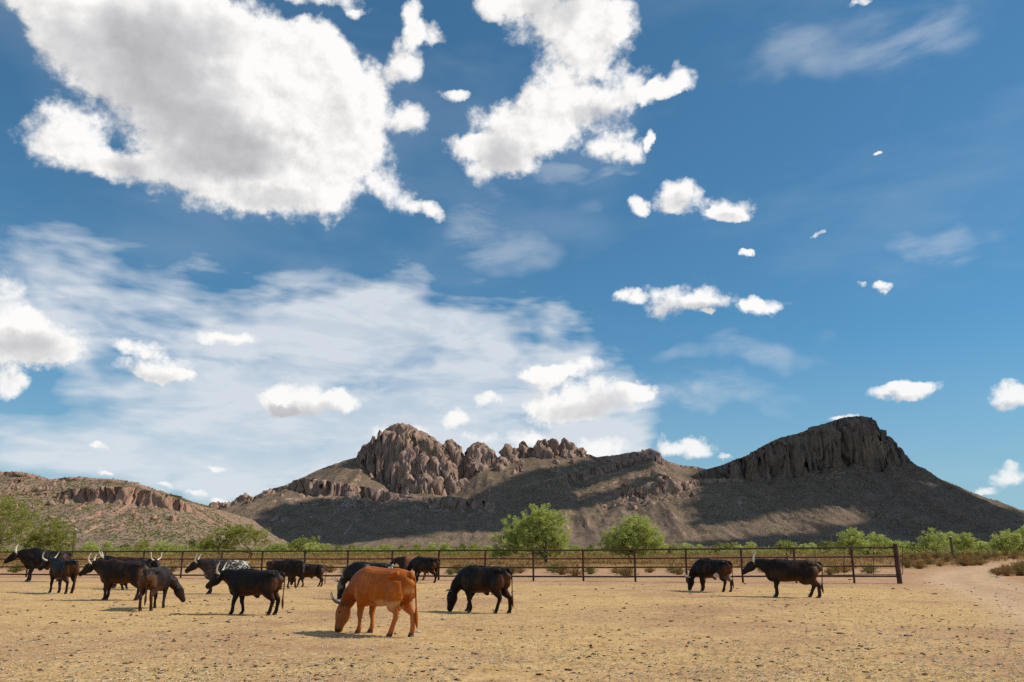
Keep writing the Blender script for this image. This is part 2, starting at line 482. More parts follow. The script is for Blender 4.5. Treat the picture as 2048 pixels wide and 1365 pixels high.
def heightfield(name, xs, ys, fn, mat, rough=1.0):
    X, Y = np.meshgrid(xs, ys)
    Z = fn(X, Y)
    gy, gx = np.gradient(Z, ys, xs)
    st = sstep(np.hypot(gx, gy), 0.7, 2.0)
    # ledges and hollows on the steep faces push sideways as well
    dx = rough * st * (6 * fbm(X / 22, Y / 22, Z / 30, oct=3, seed=41) + 3.0 * fbm(X / 7, Y / 7, Z / 16, oct=2, seed=43))
    dy = rough * st * (8 * fbm(X / 22, Y / 22, Z / 30, oct=3, seed=51) + 3.5 * fbm(X / 7, Y / 7, Z / 16, oct=2, seed=53))
    k = st > 0.02
    for sx, sz, amp, sd in ((21, 30, 9.0, 5), (8.5, 12, 4.0, 6)):
        dy[k] += rough * st[k] * amp * cells(X[k] / sx + 0.35 * Y[k] / sx, Z[k] / sz, sd)
        dx[k] += rough * st[k] * amp * 0.6 * cells(X[k] / sx, Z[k] / sz + 7.3, sd + 10)
    Z = Z + (1 - st) * (2.2 * fbm(X / 18, Y / 18, oct=3, seed=61)) * np.clip(Z / 20, 0, 1) * rough
    V = np.stack([(X + dx).ravel(), (Y + dy).ravel(), Z.ravel()], 1)
    o = mesh_obj(name, V, grid_faces(len(xs), len(ys)), mat, smooth=False)
    tag(o, kind='structure')
    return o, (xs, ys, Z, st)

TOWERS = [
 (806,846,58,135,2965),(832,858,46,120,2955),
 (797,845,40,125,2950),(816,851,40,122,2945),(840,866,34,112,2935),(866,877,30,98,2935),(779,866,20,95,2960),
 (818,893,22,88,2860),(845,905,19,76,2850),(868,912,17,68,2850),(892,918,18,60,2860),(792,915,16,66,2880),(850,945,22,40,2810),(818,948,18,34,2815),(875,950,16,34,2815),
 (746,881,20,38,3000),(728,891,12,28,3000),(738,890,14,34,2985),
 (903,877,21,75,2980),(919,900,13,50,2960),(885,890,15,60,2955),(905,925,13,44,2890),
 (958,882,23,72,2990),(944,900,13,55,2965),(976,893,15,56,2980),(957,922,15,40,2920),
 (1013,886,13,58,3000),(1003,912,16,44,2930),(998,925,13,36,2890),(1025,905,14,36,2960),
 (1047,881,12,42,3010),(1032,894,13,40,3000),(1058,892,8,34,3005),
 (1085,877,17,48,3010),(1105,876,14,46,3010),(1073,888,11,46,2990),(1095,893,13,40,2970),
 (1128,876,12,42,3010),(1143,884,12,34,3010),(1158,893,12,24,3010),(1135,895,12,28,2985),
 (905,950,14,32,2835),(930,955,13,28,2835),(1048,930,10,20,2920),(1036,940,8,14,2890),
 (1318,951,15,54,2430),(1333,949,14,52,2430),(1347,958,11,44,2430),(1302,960,14,42,2440),(1286,968,12,32,2440),(1368,962,14,36,2460),(1382,966,10,28,2460),
 (1247,966,10,30,2470),(1258,970,9,30,2470),(1236,972,9,24,2470),
 (1300,896,18,34,2840),(1312,900,9,26,2830),(1284,899,13,28,2850),
 (1325,995,9,14,2330),(1300,1000,8,10,2300),(1262,1000,9,14,2320),
 (540,975,12,14,2560),(490,988,14,12,2600),(430,1005,12,14,2600),(448,1004,10,12,2600),
]
def small_crags(seed, n, u0, u1, v0, v1, d0, d1):
    r = np.random.default_rng(seed)
    return [(r.uniform(u0, u1), r.uniform(v0, v1), r.uniform(3, 7), r.uniform(5, 14), r.uniform(d0, d1)) for _ in range(n)]

def massif(X, Y):
    foot = 1850 + 60 * fbm(X / 300, Y / 900, oct=2, seed=77)
    zs = [
     ridge_comp(X, Y, [(330,1040,3000),(406,1018,3000),(500,1000,3000),(590,960,3000),(640,936,3000),(708,913,3000),(735,915,3000),(763,932,3000),(800,952,3000),(925,955,3000),(960,922,3000),(1000,912,3000),(1060,904,3000),
                       (1100,901,3000),(1180,907,3000),(1194,912,2980),(1222,909,2940),(1250,904,2900),(1285,899,2860),(1304,897,2850),(1318,910,2850),(1333,919,2850),(1358,928,2850),(1392,931,2850),(1412,936,2850),(1480,950,2850),(1560,1000,2850)],
                [(330,4),(600,4),(760,4),(1180,4),(1222,10),(1290,26),(1318,16),(1340,4),(1500,4)], foot, 1, 1.0, conc=1.55),
     ridge_comp(X, Y, [(370,1030,2650),(406,1018,2650),(421,1007,2640),(459,1006,2630),(489,990,2620),(508,993,2610),(528,979,2600),(571,968,2570),(590,956,2540),(612,951,2520),(660,960,2500),(700,966,2500),(750,974,2500),(790,984,2500),
                       (850,992,2490),(900,990,2480),(960,998,2470),(1000,1008,2460),(1040,1025,2450),(1080,1050,2450)],
                [(370,3),(421,9),(459,7),(489,8),(508,4),(528,8),(571,8),(590,22),(612,32),(640,34),(660,30),(690,26),(705,10),(720,26),(765,24),(790,8),(840,4),(870,18),(930,20),(960,14),(1000,8),(1080,3)], foot, 21, 1.0, conc=1.3),
     ridge_comp(X, Y, [(900,1018,2600),(940,1005,2620),(1000,985,2650),(1060,965,2680),(1130,948,2720),(1190,934,2760),(1250,917,2800),(1300,905,2830),(1340,930,2850)],
                [(900,5),(960,18),(1000,28),(1060,34),(1130,36),(1190,20),(1250,16),(1300,10),(1340,4)], foot, 33, 1.1, conc=1.35),
     ridge_comp(X, Y, [(1060,1050,2480),(1100,1035,2480),(1150,1012,2480),(1200,995,2480),(1260,976,2470),(1290,968,2460),(1330,962,2450),(1370,960,2470),(1410,955,2520),(1470,955,2600),(1540,960,2650)],
                [(1060,3),(1150,8),(1200,16),(1250,18),(1290,14),(1330,16),(1370,12),(1410,10),(1540,4)], foot, 45, 1.0, conc=1.3),
    ]
    Z = zs[0]
    for z in zs[1:]: Z = np.maximum(Z, z)
    for i, tw in enumerate(TOWERS): Z = np.maximum(Z, tower(X, Y, *tw, seed=100 + i * 3))
    extra = small_crags(3, 40, 560, 1000, 985, 1015, 2350, 2480) + small_crags(4, 34, 1190, 1400, 975, 1010, 2330, 2450) + small_crags(5, 30, 700, 1180, 925, 965, 2800, 2960) + small_crags(6, 20, 410, 560, 985, 1020, 2480, 2600)
    for i, (u, v, hw, dr, dep) in enumerate(extra):
        c = pt(u, v, dep); k = (np.abs(X - c[0]) < 12) & (np.abs(Y - dep) < 12)
        if k.any():
            top = Z[k].mean() + dr * dep / FPX * 0.55
            uu = u; out = tower(X, Y, uu, v, hw, dr, dep, seed=400 + i)
            Z = np.maximum(Z, out - c[2] + top)
    return Z - 4.0

xs = np.arange(-1330, 940, 4.2)
ys = np.concatenate([np.arange(1800, 2280, 10.0), np.arange(2280, 3060, 3.2), np.arange(3060, 3400, 20.0)])
mountain, MT = heightfield('mountain', xs, ys, massif, M_ROCK)

def butte_fn(X, Y):
    foot = 1800 + 60 * fbm(X / 300, Y / 900, oct=2, seed=78)
    z = ridge_comp(X, Y, [(1330,990,2700),(1360,965,2700),(1400,940,2700),(1414,936,2700),(1444,928,2690),(1478,914,2680),(1511,899,2670),(1541,881,2660),(1568,871,2660),(1609,861,2650),(1625,851,2650),(1649,845,2650),(1679,835,2650),(1713,830,2650),
                          (1733,828.6,2650),(1743,832,2650),(1756,855,2660),(1773,867,2660),(1793,891,2670),(1807,907,2680),(1814,919,2690),(1847,938,2700),(1881,956,2700),(1914,976,2700),(1948,991,2700),(1981,1005,2700),(2048,1028,2700),(2200,1072,2700),(2300,1090,2700)],
                   [(1330,4),(1400,16),(1444,28),(1490,40),(1511,48),(1541,60),(1595,72),(1640,80),(1679,80),(1713,98),(1733,103),(1760,74),(1776,62),(1793,36),(1807,16),(1814,6),(1900,3),(2300,2)], foot, 61, 1.35, conc=1.32, wfac=0.36, gully=0.8)
    for i, tw in enumerate([(1652,846,18,70,2610),(1632,853,16,68,2605),(1738,834,20,92,2600),(1712,834,18,88,2595),(1757,860,16,66,2600),(1775,872,15,54,2610),(1590,868,20,62,2615),(1560,876,18,56,2620),(1612,866,13,58,2605),(1535,888,16,46,2630),(1505,906,14,36,2640),(1795,893,12,30,2640),(1470,922,12,26,2650),(1728,850,12,74,2570),(1690,850,9,50,2600)]):
        z = np.maximum(z, tower(X, Y, *tw, p=3.2, ell=1.1, seed=800 + 5 * i))
    return z - 4.0
xs = np.arange(500, 2300, 4.2)
ys = np.concatenate([np.arange(1750, 2350, 9.0), np.arange(2350, 2720, 3.2), np.arange(2720, 3300, 20.0)])
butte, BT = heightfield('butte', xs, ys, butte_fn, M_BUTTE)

def hill_fn(X, Y):
    foot = 1010 + 30 * fbm(X / 150, Y / 500, oct=2, seed=79)
    z1 = ridge_comp(X, Y, [(-500,930,1420),(-300,940,1420),(-100,932,1420),(0,940.5,1420),(49,943,1420),(77,950,1420),(96,956,1420),(123,953,1420),(153,952,1420),(191,955,1420),(232,957,1420),(268,962,1420),(298,972,1420),(328,982,1420),(361,990,1420),(369,999,1420),(383,1007,1420),(407,1018,1420),(450,1037,1420),(500,1060,1420),(560,1092,1420)],
                    [(-500,8),(0,7),(49,8),(77,5),(123,5),(230,4),(298,4),(361,9),(383,8),(407,2),(560,2)], foot, 91, 0.6, conc=1.15, back=0.3, gully=0.45)
    z2 = ridge_comp(X, Y, [(-300,975,1300),(-60,985,1300),(20,980,1300),(90,984,1300),(105,985,1300),(130,976,1295),(165,971,1290),(200,969,1290),(260,972,1290),(300,978,1290),(330,986,1300),(362,996,1310),(385,1012,1330),(420,1035,1330),(470,1062,1330)],
                    [(-300,6),(60,8),(92,14),(105,24),(150,29),(200,31),(260,32),(300,30),(330,24),(362,22),(385,10),(470,2)], foot, 95, 0.9, conc=1.15, back=0.05, gully=0.45, wfac=0.4)
    z = np.maximum(z1, z2)
    for i, (u, v, hw, dr, dep) in enumerate(small_crags(9, 46, -20, 360, 985, 1040, 1150, 1280) + small_crags(10, 26, 0, 130, 950, 985, 1330, 1400)):
        c = pt(u, v, dep); k = (np.abs(X - c[0]) < 6) & (np.abs(Y - dep) < 6)
        if k.any():
            top = z[k].mean() + dr * dep / FPX * 0.4
            z = np.maximum(z, tower(X, Y, u, v, hw, dr, dep, seed=900 + i) - c[2] + top)
    return z - 2.5
xs = np.arange(-1150, -340, 2.2)
ys = np.concatenate([np.arange(980, 1120, 5.0), np.arange(1120, 1450, 1.9), np.arange(1450, 1700, 15.0)])
hill, HT = heightfield('hill', xs, ys, hill_fn, M_HILL, rough=0.62)

# ------------------------------------------------------------------ unseen clouds right of the view, added and shaped to shade the mountains
CLOUD_CELL, CLOUD_ALT = 26.0, 2700.0
CLOUD_X0, CLOUD_Y0 = 67, 61  # footprint projected sunward from the slopes that are to lie in shade
CLOUD_RUNS = [[14,77,1],[14,80,4],[15,21,1],[15,66,2],[15,75,14],[16,19,4],[16,24,1],[16,65,5],[16,71,1],[16,73,16],[17,17,6],[17,24,4],[17,60,30],[18,16,14],[18,61,29],[19,15,17],[19,65,25],[20,14,19],[20,67,24],[21,14,20],[21,71,1],[21,74,18],[22,13,21],[22,76,16],[23,13,22],[23,77,15],[24,12,23],[24,60,2],[24,77,15],[25,13,23],[25,39,1],[25,60,3],[25,78,15],[26,15,27],[26,44,1],[26,61,4],[26,78,16],[27,15,27],[27,43,2],[27,60,6],[27,78,16],[28,15,30],[28,60,7],[28,72,2],[28,77,17],[29,14,31],[29,60,8],[29,70,19],[29,90,3],[30,14,31],[30,59,29],[30,91,2],[31,14,30],[31,59,30],[32,15,30],[32,59,30],[33,15,29],[33,59,30],[34,15,30],[34,46,1],[34,59,24],[34,85,4],[35,15,4],[35,20,28],[35,59,24],[35,85,4],[36,16,2],[36,20,5],[36,26,23],[36,59,24],[36,84,5],[37,20,4],[37,28,23],[37,59,30],[38,30,24],[38,59,30],[39,29,17],[39,48,6],[39,58,26],[39,86,1],[40,29,15],[40,45,1],[40,48,5],[40,57,27],[40,86,1],[41,30,14],[41,50,4],[41,57,30],[42,30,14],[42,51,3],[42,58,30],[43,31,14],[43,51,3],[43,58,29],[44,33,12],[44,59,28],[45,34,13],[45,59,27],[46,35,13],[46,59,26],[47,35,15],[47,58,25],[48,35,16],[48,59,22],[49,35,16],[49,60,10],[50,36,15],[50,59,9],[51,39,8],[51,59,4],[52,40,6],[52,59,4],[53,41,5],[53,59,3],[54,41,9],[55,42,8],[56,43,7],[57,43,6],[58,43,5],[59,43,3]]
def build_shade_clouds():
    m, g, b = new_mat('cloud_white')
    b.inputs['Base Color'].default_value = (0.92, 0.92, 0.93, 1); b.inputs['Roughness'].default_value = 1.0; b.inputs['Specular IOR Level'].default_value = 0.0
    r = np.random.default_rng(77)
    bm = bmesh.new(); bmesh.ops.create_icosphere(bm, subdivisions=2, radius=1.0)
    v0 = np.array([v.co[:] for v in bm.verts]); f0 = np.array([[v.index for v in f.verts] for f in bm.faces]); bm.free()
    for which in (0, 1):
        C = []
        for j, i, n in CLOUD_RUNS:
            for k in range(i, i + n):
                if (k >= 55) == bool(which): C.append(((CLOUD_X0 + k + 0.5) * CLOUD_CELL, (CLOUD_Y0 + j + 0.5) * CLOUD_CELL, CLOUD_ALT))
        C = np.array(C); C = C + r.normal(0, 3.0, C.shape) * np.array([1, 1, 2.0])
        s = r.uniform(0.62, 0.90, (len(C), 1, 1)) * CLOUD_CELL
        V = v0[None] * s * np.array([1.0, 1.0, 1.25]) * (1 + 0.12 * r.normal(size=(len(C), len(v0), 1))) + C[:, None]
        F = (f0[None] + np.arange(len(C))[:, None, None] * len(v0)).reshape(-1, 3)
        o = mesh_obj('shade_cloud', V.reshape(-1, 3), F, m, smooth=True)
        tag(o, kind='structure')
build_shade_clouds()

# ------------------------------------------------------------------ ground sheet
def pl_dist(X, Y, pts):
    best = np.full(X.shape, 1e9)
    for (a, b) in zip(pts[:-1], pts[1:]):
        a = np.array(a[:2], float); b = np.array(b[:2], float); ab = b - a
        t = np.clip(((X - a[0]) * ab[0] + (Y - a[1]) * ab[1]) / (ab @ ab), 0, 1)
        best = np.minimum(best, np.hypot(X - a[0] - t * ab[0], Y - a[1] - t * ab[1]))
    return best

FENCE_A, FENCE_B = ground_at(-140, 1152.5), ground_at(1798, 1168)
def fence_side(X, Y):
    """distance beyond the fence line (positive = outside the corral)"""
    d = FENCE_B - FENCE_A; n = np.array([-d[1], d[0]]); n = n / np.linalg.norm(n)
    if n[1] < 0: n = -n
    return (X - FENCE_A[0]) * n[0] + (Y - FENCE_A[1]) * n[1]

TRACK1 = [ground_at(u, v) for u, v in [(2250, 1290), (2048, 1213), (1950, 1180), (1890, 1160), (1905, 1149), (1960, 1138), (2048, 1126), (2150, 1116)]]
TRACK2 = [ground_at(u, v) for u, v in [(2400, 1250), (2150, 1196), (2000, 1168), (1962, 1155), (1985, 1145), (2060, 1132), (2180, 1118)]]

def ground_z(X, Y):
    near = sstep(Y, 75, 45)
    z = near * (0.022 * fbm(X / 1.6, Y / 1.6, oct=4, seed=5) + 0.012 * fbm(X / 0.32, Y / 0.32, oct=2, seed=8))
    out = sstep(fence_side(X, Y), 3, 25)
    z = z + out * 0.10 * fbm(X / 9, Y / 9, oct=3, seed=15)
    tr = np.minimum(pl_dist(X, Y, TRACK1), pl_dist(X, Y, TRACK2))
    return z - 0.05 * sstep(tr, 0.9, 0.2)

def make_ground():
    def axis(lo, hi, step, far_lo, far_hi):
        mid = np.arange(lo, hi, step)
        up = [hi]; s = step
        while up[-1] < far_hi: s *= 1.22; up.append(up[-1] + s)
        dn = [lo]; s = step
        while dn[-1] > far_lo: s *= 1.22; dn.append(dn[-1] - s)
        return np.concatenate([np.array(dn[1:])[::-1], mid, np.array(up)])
    xs = axis(-30, 34, 0.16, -20000, 20000)
    ys = axis(6.5, 50, 0.16, -300, 22000)
    X, Y = np.meshgrid(xs, ys)
    Z = ground_z(X, Y)
    side = fence_side(X, Y)
    # zones of the ground itself
    edge = pl_dist(X, Y, [ground_at(1840, 1160), ground_at(1950, 1215), ground_at(2300, 1330), ground_at(2900, 1600)])
    right = (X - np.interp(Y, [8, 16, 22, 30, 42, 60], [9.5, 13.5, 15.0, 17.5, 19.5, 24]))
    straw = sstep(side, -1.0, -4.5) * sstep(right, 4.0, -5.0)
    tr = np.minimum(pl_dist(X, Y, TRACK1) / 1.0, pl_dist(X, Y, TRACK2) / 0.8)
    track = sstep(tr + 0.5 * fbm(X / 1.3, Y / 1.3, oct=3, seed=31), 2.0, 0.3) * 0.75
    grass = sstep(Y + 9 * fbm(X / 7, Y / 7, oct=3, seed=2), 58, 80) * sstep(pl_dist(X, Y, TRACK1), 2.0, 6.0)
    far = sstep(Y, 170, 330)
    m, g, b = new_mat('corral_dirt')
    geo = g.new('ShaderNodeNewGeometry'); P = geo.outputs['Position']
    a_s, a_t, a_g, a_f = g.attr('straw'), g.attr('track'), g.attr('grass'), g.attr('far')
    big = g.noise(P, 0.33, 5, 0.6)
    mid = g.noise(P, 1.7, 5, 0.65)
    fin = g.noise(P, 9.0, 5, 0.7)
    vfin = g.noise(P, 38.0, 3, 0.7)
    dirt = g.mix(g.ss(big, 0.35, 0.65), (0.41, 0.235, 0.125), (0.49, 0.30, 0.170))
    dirt = g.mix(g.ss(fin, 0.48, 0.70, 0.0, 0.5), dirt, (0.56, 0.37, 0.20))
    dirt = g.mix(g.ss(mid, 0.44, 0.32, 0.0, 0.5), dirt, (0.23, 0.125, 0.07))
    strawc = g.mix(g.ss(mid, 0.35, 0.66), (0.535, 0.325, 0.125), (0.63, 0.415, 0.19))
    strawc = g.mix(g.ss(vfin, 0.52, 0.72, 0.0, 0.7), strawc, (0.72, 0.535, 0.30))
    strawc = g.mix(g.ss(fin, 0.47, 0.33, 0.0, 0.75), strawc, (0.235, 0.140, 0.062))
    sf = g.math('MULTIPLY', a_s, g.ss(g.math('ADD', g.math('MULTIPLY_ADD', g.noise(P, 0.11, 3, 0.55), 0.6, g.math('MULTIPLY', big, 0.5)), g.math('MULTIPLY', fin, 0.35)), 0.60, 0.80, 0.05, 1.0))
    c = g.mix(sf, dirt, strawc)
    # trampled dung and damp earth
    dk = g.noise(P, 2.6, 4, 0.6)
    c = g.mix(g.math('MULTIPLY', g.ss(g.noise(g.mapv(P, (1, 1.8, 1)), 1.1, 5, 0.62), 0.57, 0.70, 0.0, 0.55), g.lin(a_t, 0, 1, 1.0, 0.0)), c, (0.30, 0.155, 0.070))
    c = g.mix(g.math('MULTIPLY', g.ss(dk, 0.62, 0.72), g.lin(a_t, 0, 1, 0.55, 0.0)), c, (0.14, 0.075, 0.036))
    c = g.mix(a_t, c, g.mix(g.ss(mid, 0.3, 0.7), (0.52, 0.345, 0.205), (0.60, 0.415, 0.26)))
    c = g.mix(a_g, c, g.mix(g.ss(mid, 0.35, 0.65), (0.235, 0.135, 0.048), (0.30, 0.185, 0.075)))
    c = g.mix(a_f, c, g.mix(g.ss(g.noise(P, 0.02, 4, 0.6), 0.35, 0.65), (0.21, 0.185, 0.075), (0.26, 0.21, 0.10)))
    g.put(b.inputs['Base Color'], c)
    b.inputs['Roughness'].default_value = 1.0; b.inputs['Specular IOR Level'].default_value = 0.05
    h = g.math('ADD', g.math('MULTIPLY', mid, 0.05), g.math('ADD', g.math('MULTIPLY', fin, 0.03), g.math('MULTIPLY', vfin, 0.010)))
    bump(g, b, h, 0.8, 1.0)
    V = np.stack([X.ravel(), Y.ravel(), Z.ravel()], 1)
    o = mesh_obj('ground', V, grid_faces(len(xs), len(ys)), m, smooth=True,
                 attrs={'straw': straw.ravel(), 'track': track.ravel(), 'grass': grass.ravel(), 'far': far.ravel()})
    tag(o, kind='structure')
make_ground()

def gz(x, y):
    return float(ground_z(np.array([x]), np.array([y]))[0])

# ------------------------------------------------------------------ pipes
def tube_mesh(path, radii, seg=8, cap=True):
    """verts/faces of a round bar along a path"""
    P = [np.array(p, float) for p in path]
    V, F = [], []
    prev = None
    for i, p in enumerate(P):
        t = P[min(i + 1, len(P) - 1)] - P[max(i - 1, 0)]
        t = t / (np.linalg.norm(t) + 1e-9)
        ref = prev if prev is not None else (np.array([0, 0, 1.0]) if abs(t[2]) < 0.9 else np.array([0, 1.0, 0]))
        s = ref - t * (ref @ t); s = s / (np.linalg.norm(s) + 1e-9); prev = s
        q = np.cross(t, s)
        r = radii[i] if hasattr(radii, '__len__') else radii
        for k in range(seg):
            a = 2 * math.pi * k / seg
            V.append(p + r * (math.cos(a) * s + math.sin(a) * q))
    for i in range(len(P) - 1):
        for k in range(seg):
            a, b = i * seg + k, i * seg + (k + 1) % seg
            F.append((a, b, b + seg, a + seg))
    if cap:
        F.append(tuple(range(seg))[::-1]); F.append(tuple(range((len(P) - 1) * seg, len(P) * seg)))
    return V, F

def merge(parts):
    V, F = [], []
    for v, f in parts:
        o = len(V); V += list(v); F += [tuple(i + o for i in q) for q in f]
    return V, F

def steel_mat():
    m, g, b = new_mat('rusted_pipe')
    geo = g.new('ShaderNodeNewGeometry'); P = geo.outputs['Position']
    n = g.noise(P, 6.0, 6, 0.65)
    n2 = g.noise(P, 1.2, 3, 0.5)
    c = g.mix(g.ss(n, 0.38, 0.62), (0.034, 0.016, 0.012), (0.085, 0.032, 0.019))
    c = g.mix(g.ss(n2, 0.55, 0.7, 0, 0.7), c, (0.13, 0.048, 0.026))
    g.put(b.inputs['Base Color'], c)
    b.inputs['Roughness'].default_value = 0.75; b.inputs['Metallic'].default_value = 0.1
    bump(g, b, n, 0.4, 0.01)
    return m
M_STEEL = steel_mat()

# ------------------------------------------------------------------ pipe fence
RAIL_U = [0, 1150, 1740]
RAIL_V = [(1104.4, 1101, 1095.5), (1119, 1118, 1114), (1134, 1136, 1133), (1149, 1154, 1153)]
def fence_base(u):
    return ground_at(u, np.interp(u, [-140, 1798], [1152.5, 1168]))
def rail_v(u, i): return np.interp(u, RAIL_U, RAIL_V[i]) if u >= 0 else RAIL_V[i][0]
def build_fence():
    base = fence_base(-20)
    root = empty('pipe_fence', tuple(base))
    tag(root, 'long rust brown pipe fence with four rails along the back of the corral', 'fence')
    o = np.array(base)
    posts = [-98, -20, 52, 131, 205, 283, 361, 440, 522, 607, 694, 783, 877, 970, 1067, 1167, 1271, 1374, 1486, 1593, 1709]
    for i, u in enumerate(posts):
        b = fence_base(u); top = pt(u, rail_v(u, 0) + 0.6, b[1])
        b = np.array([b[0], b[1], -0.12])
        V, F = tube_mesh([b - o, np.array([b[0] + random.uniform(-.012, .012), b[1], top[2]]) - o], 0.050, 10)
        mesh_obj('post', V, F, M_STEEL, root, smooth=False)
    for i in range(4):
        path = []
        for u in posts + [1795]:
            b = fence_base(u); path.append(pt(u, rail_v(u, i) + random.uniform(-.35, .35), b[1] - 0.005) - o)
        V, F = tube_mesh(path, [0.040, 0.034, 0.036, 0.040][i], 8)
        mesh_obj('rail', V, F, M_STEEL, root)
    # stout end post
    b = fence_base(1800); top = pt(1797.5, 1089, b[1])
    V, F = tube_mesh([np.array([b[0], b[1], -0.2]) - o, np.array([b[0] - 0.02, b[1], top[2] - 0.05]) - o, np.array([b[0] - 0.02, b[1], top[2]]) - o, np.array([b[0] - 0.02, b[1], top[2] + 0.03]) - o], [0.115, 0.112, 0.11, 0.07], 16)
    ep = mesh_obj('end_post', V, F, M_STEEL, root)
    ep['label'] = 'stout round end post, thicker and taller than the rest'
    # swung-back gate leaning along the outside of the fence
    gb = fence_base(1573); gb = np.array([gb[0], gb[1] + 0.28, 0])
    gate = empty('pipe_gate', tuple(gb))
    tag(gate, 'slim pipe gate swung open behind the right end of the corral fence', 'gate')
    def gp(u, i, f=None):
        bb = fence_base(u)
        v = np.interp(u, [1573, 1805], [(1098, 1093.7), (1116, 1113), (1134, 1132), (1151.5, 1149.3)][i])
        return pt(u, v, bb[1] + 0.28) - gb
    for i in range(4):
        V, F = tube_mesh([gp(u, i) for u in (1573, 1630, 1688, 1747, 1805)], 0.017, 8)
        mesh_obj('rail', V, F, M_STEEL, gate)
    for u in (1573, 1630, 1688, 1747, 1805):
        V, F = tube_mesh([gp(u, 0) + np.array([0, -0.004, 0.0]), gp(u, 3) + np.array([0, -0.004, 0])], 0.016, 8)
        mesh_obj('upright', V, F, M_STEEL, gate)
    for i in (0, 3):
        p = gp(1803, i)
        V, F = tube_mesh([p + np.array([-0.02, -0.02, 0]), p + np.array([-0.09, -0.17, 0])], 0.014, 6)
        mesh_obj('hinge', V, F, M_STEEL, gate)
build_fence()

# ------------------------------------------------------------------ foliage
def leaf_mat(name, cols, trans=0.35, glow=(0.30, 0.36, 0.05)):
    m, g, b = new_mat(name)
    a = g.attr('tint')
    c = g.mix(g.ss(a, 0.0, 0.5), cols[0], cols[1])
    c = g.mix(g.ss(a, 0.5, 1.0), c, cols[2])
    g.put(b.inputs['Base Color'], c)
    b.inputs['Roughness'].default_value = 0.7; b.inputs['Specular IOR Level'].default_value = 0.2
    tr = g.new('ShaderNodeBsdfTranslucent'); g.put(tr.inputs['Color'], g.mix(0.5, c, glow))
    mx = g.new('ShaderNodeMixShader'); mx.inputs[0].default_value = trans
    out = m.node_tree.nodes['Material Output']
    g.l.new(b.outputs[0], mx.inputs[1]); g.l.new(tr.outputs[0], mx.inputs[2]); g.l.new(mx.outputs[0], out.inputs[0])
    return m
M_LEAF = leaf_mat('green_leaf', [(0.38, 0.41, 0.10), (0.55, 0.58, 0.175), (0.68, 0.69, 0.29)], 0.55)
M_OLIVE = leaf_mat('olive_leaf', [(0.22, 0.225, 0.042), (0.34, 0.335, 0.07), (0.45, 0.42, 0.115)], 0.5)
M_FIELD = leaf_mat('yellow_green_leaf', [(0.19, 0.19, 0.055), (0.29, 0.28, 0.085), (0.39, 0.37, 0.13)], 0.4)
M_SCRUB = leaf_mat('scrub_leaf', [(0.110, 0.120, 0.042), (0.175, 0.185, 0.066), (0.245, 0.250, 0.10)])
M_HILLSCRUB = leaf_mat('olive_scrub_leaf', [(0.13, 0.13, 0.040), (0.20, 0.195, 0.062), (0.28, 0.265, 0.09)], 0.35)
M_DRY = leaf_mat('dry_stem', [(0.190, 0.100, 0.034), (0.300, 0.170, 0.058), (0.40, 0.255, 0.105)], 0.3, (0.36, 0.20, 0.07))
M_BUSH = leaf_mat('brown_green_leaf', [(0.15, 0.115, 0.036), (0.23, 0.175, 0.056), (0.31, 0.235, 0.085)], 0.25, (0.26, 0.20, 0.06))

def bark_mat():
    m, g, b = new_mat('bark')
    geo = g.new('ShaderNodeNewGeometry'); P = geo.outputs['Position']
    n = g.noise(g.mapv(P, (6, 6, 1.5)), 2.0, 5, 0.6)
    g.put(b.inputs['Base Color'], g.mix(n, (0.045, 0.032, 0.022), (0.15, 0.11, 0.075)))
    b.inputs['Roughness'].default_value = 0.95
    return m
M_BARK = bark_mat()

def leaf_cloud(r, centers, radii, n_per, size, droop=0.0, tint_c=None):
    """small leaf-sized quads spread in clumps; returns verts, faces, tint"""
    C = np.repeat(centers, n_per, 0); RR = np.repeat(radii, n_per, 0)
    n = len(C)
    p = r.normal(size=(n, 3)); p /= np.linalg.norm(p, axis=1, keepdims=True)
    rad = r.uniform(0.15, 1.0, (n, 1)) ** 0.6
    pos = C + p * rad * RR
    a = r.normal(size=(n, 3)); a[:, 2] = a[:, 2] * 0.6 + 0.35 - droop; a /= np.linalg.norm(a, axis=1, keepdims=True)
    b = np.cross(a, r.normal(size=(n, 3))); b /= np.linalg.norm(b, axis=1, keepdims=True)
    L = size * r.uniform(0.6, 1.5, (n, 1)); W = L * r.uniform(0.28, 0.5, (n, 1))
    V = np.stack([pos - a * L * 0.5, pos + b * W * 0.5, pos + a * L * 0.5, pos - b * W * 0.5], 1).reshape(-1, 3)
    F = np.arange(n * 4).reshape(n, 4)
    base = np.repeat(r.uniform(0.2, 0.8, len(centers)) if tint_c is None else tint_c, n_per)
    t = np.clip(base + r.normal(0, 0.16, n), 0, 1)
    return V, F, np.repeat(t, 4)

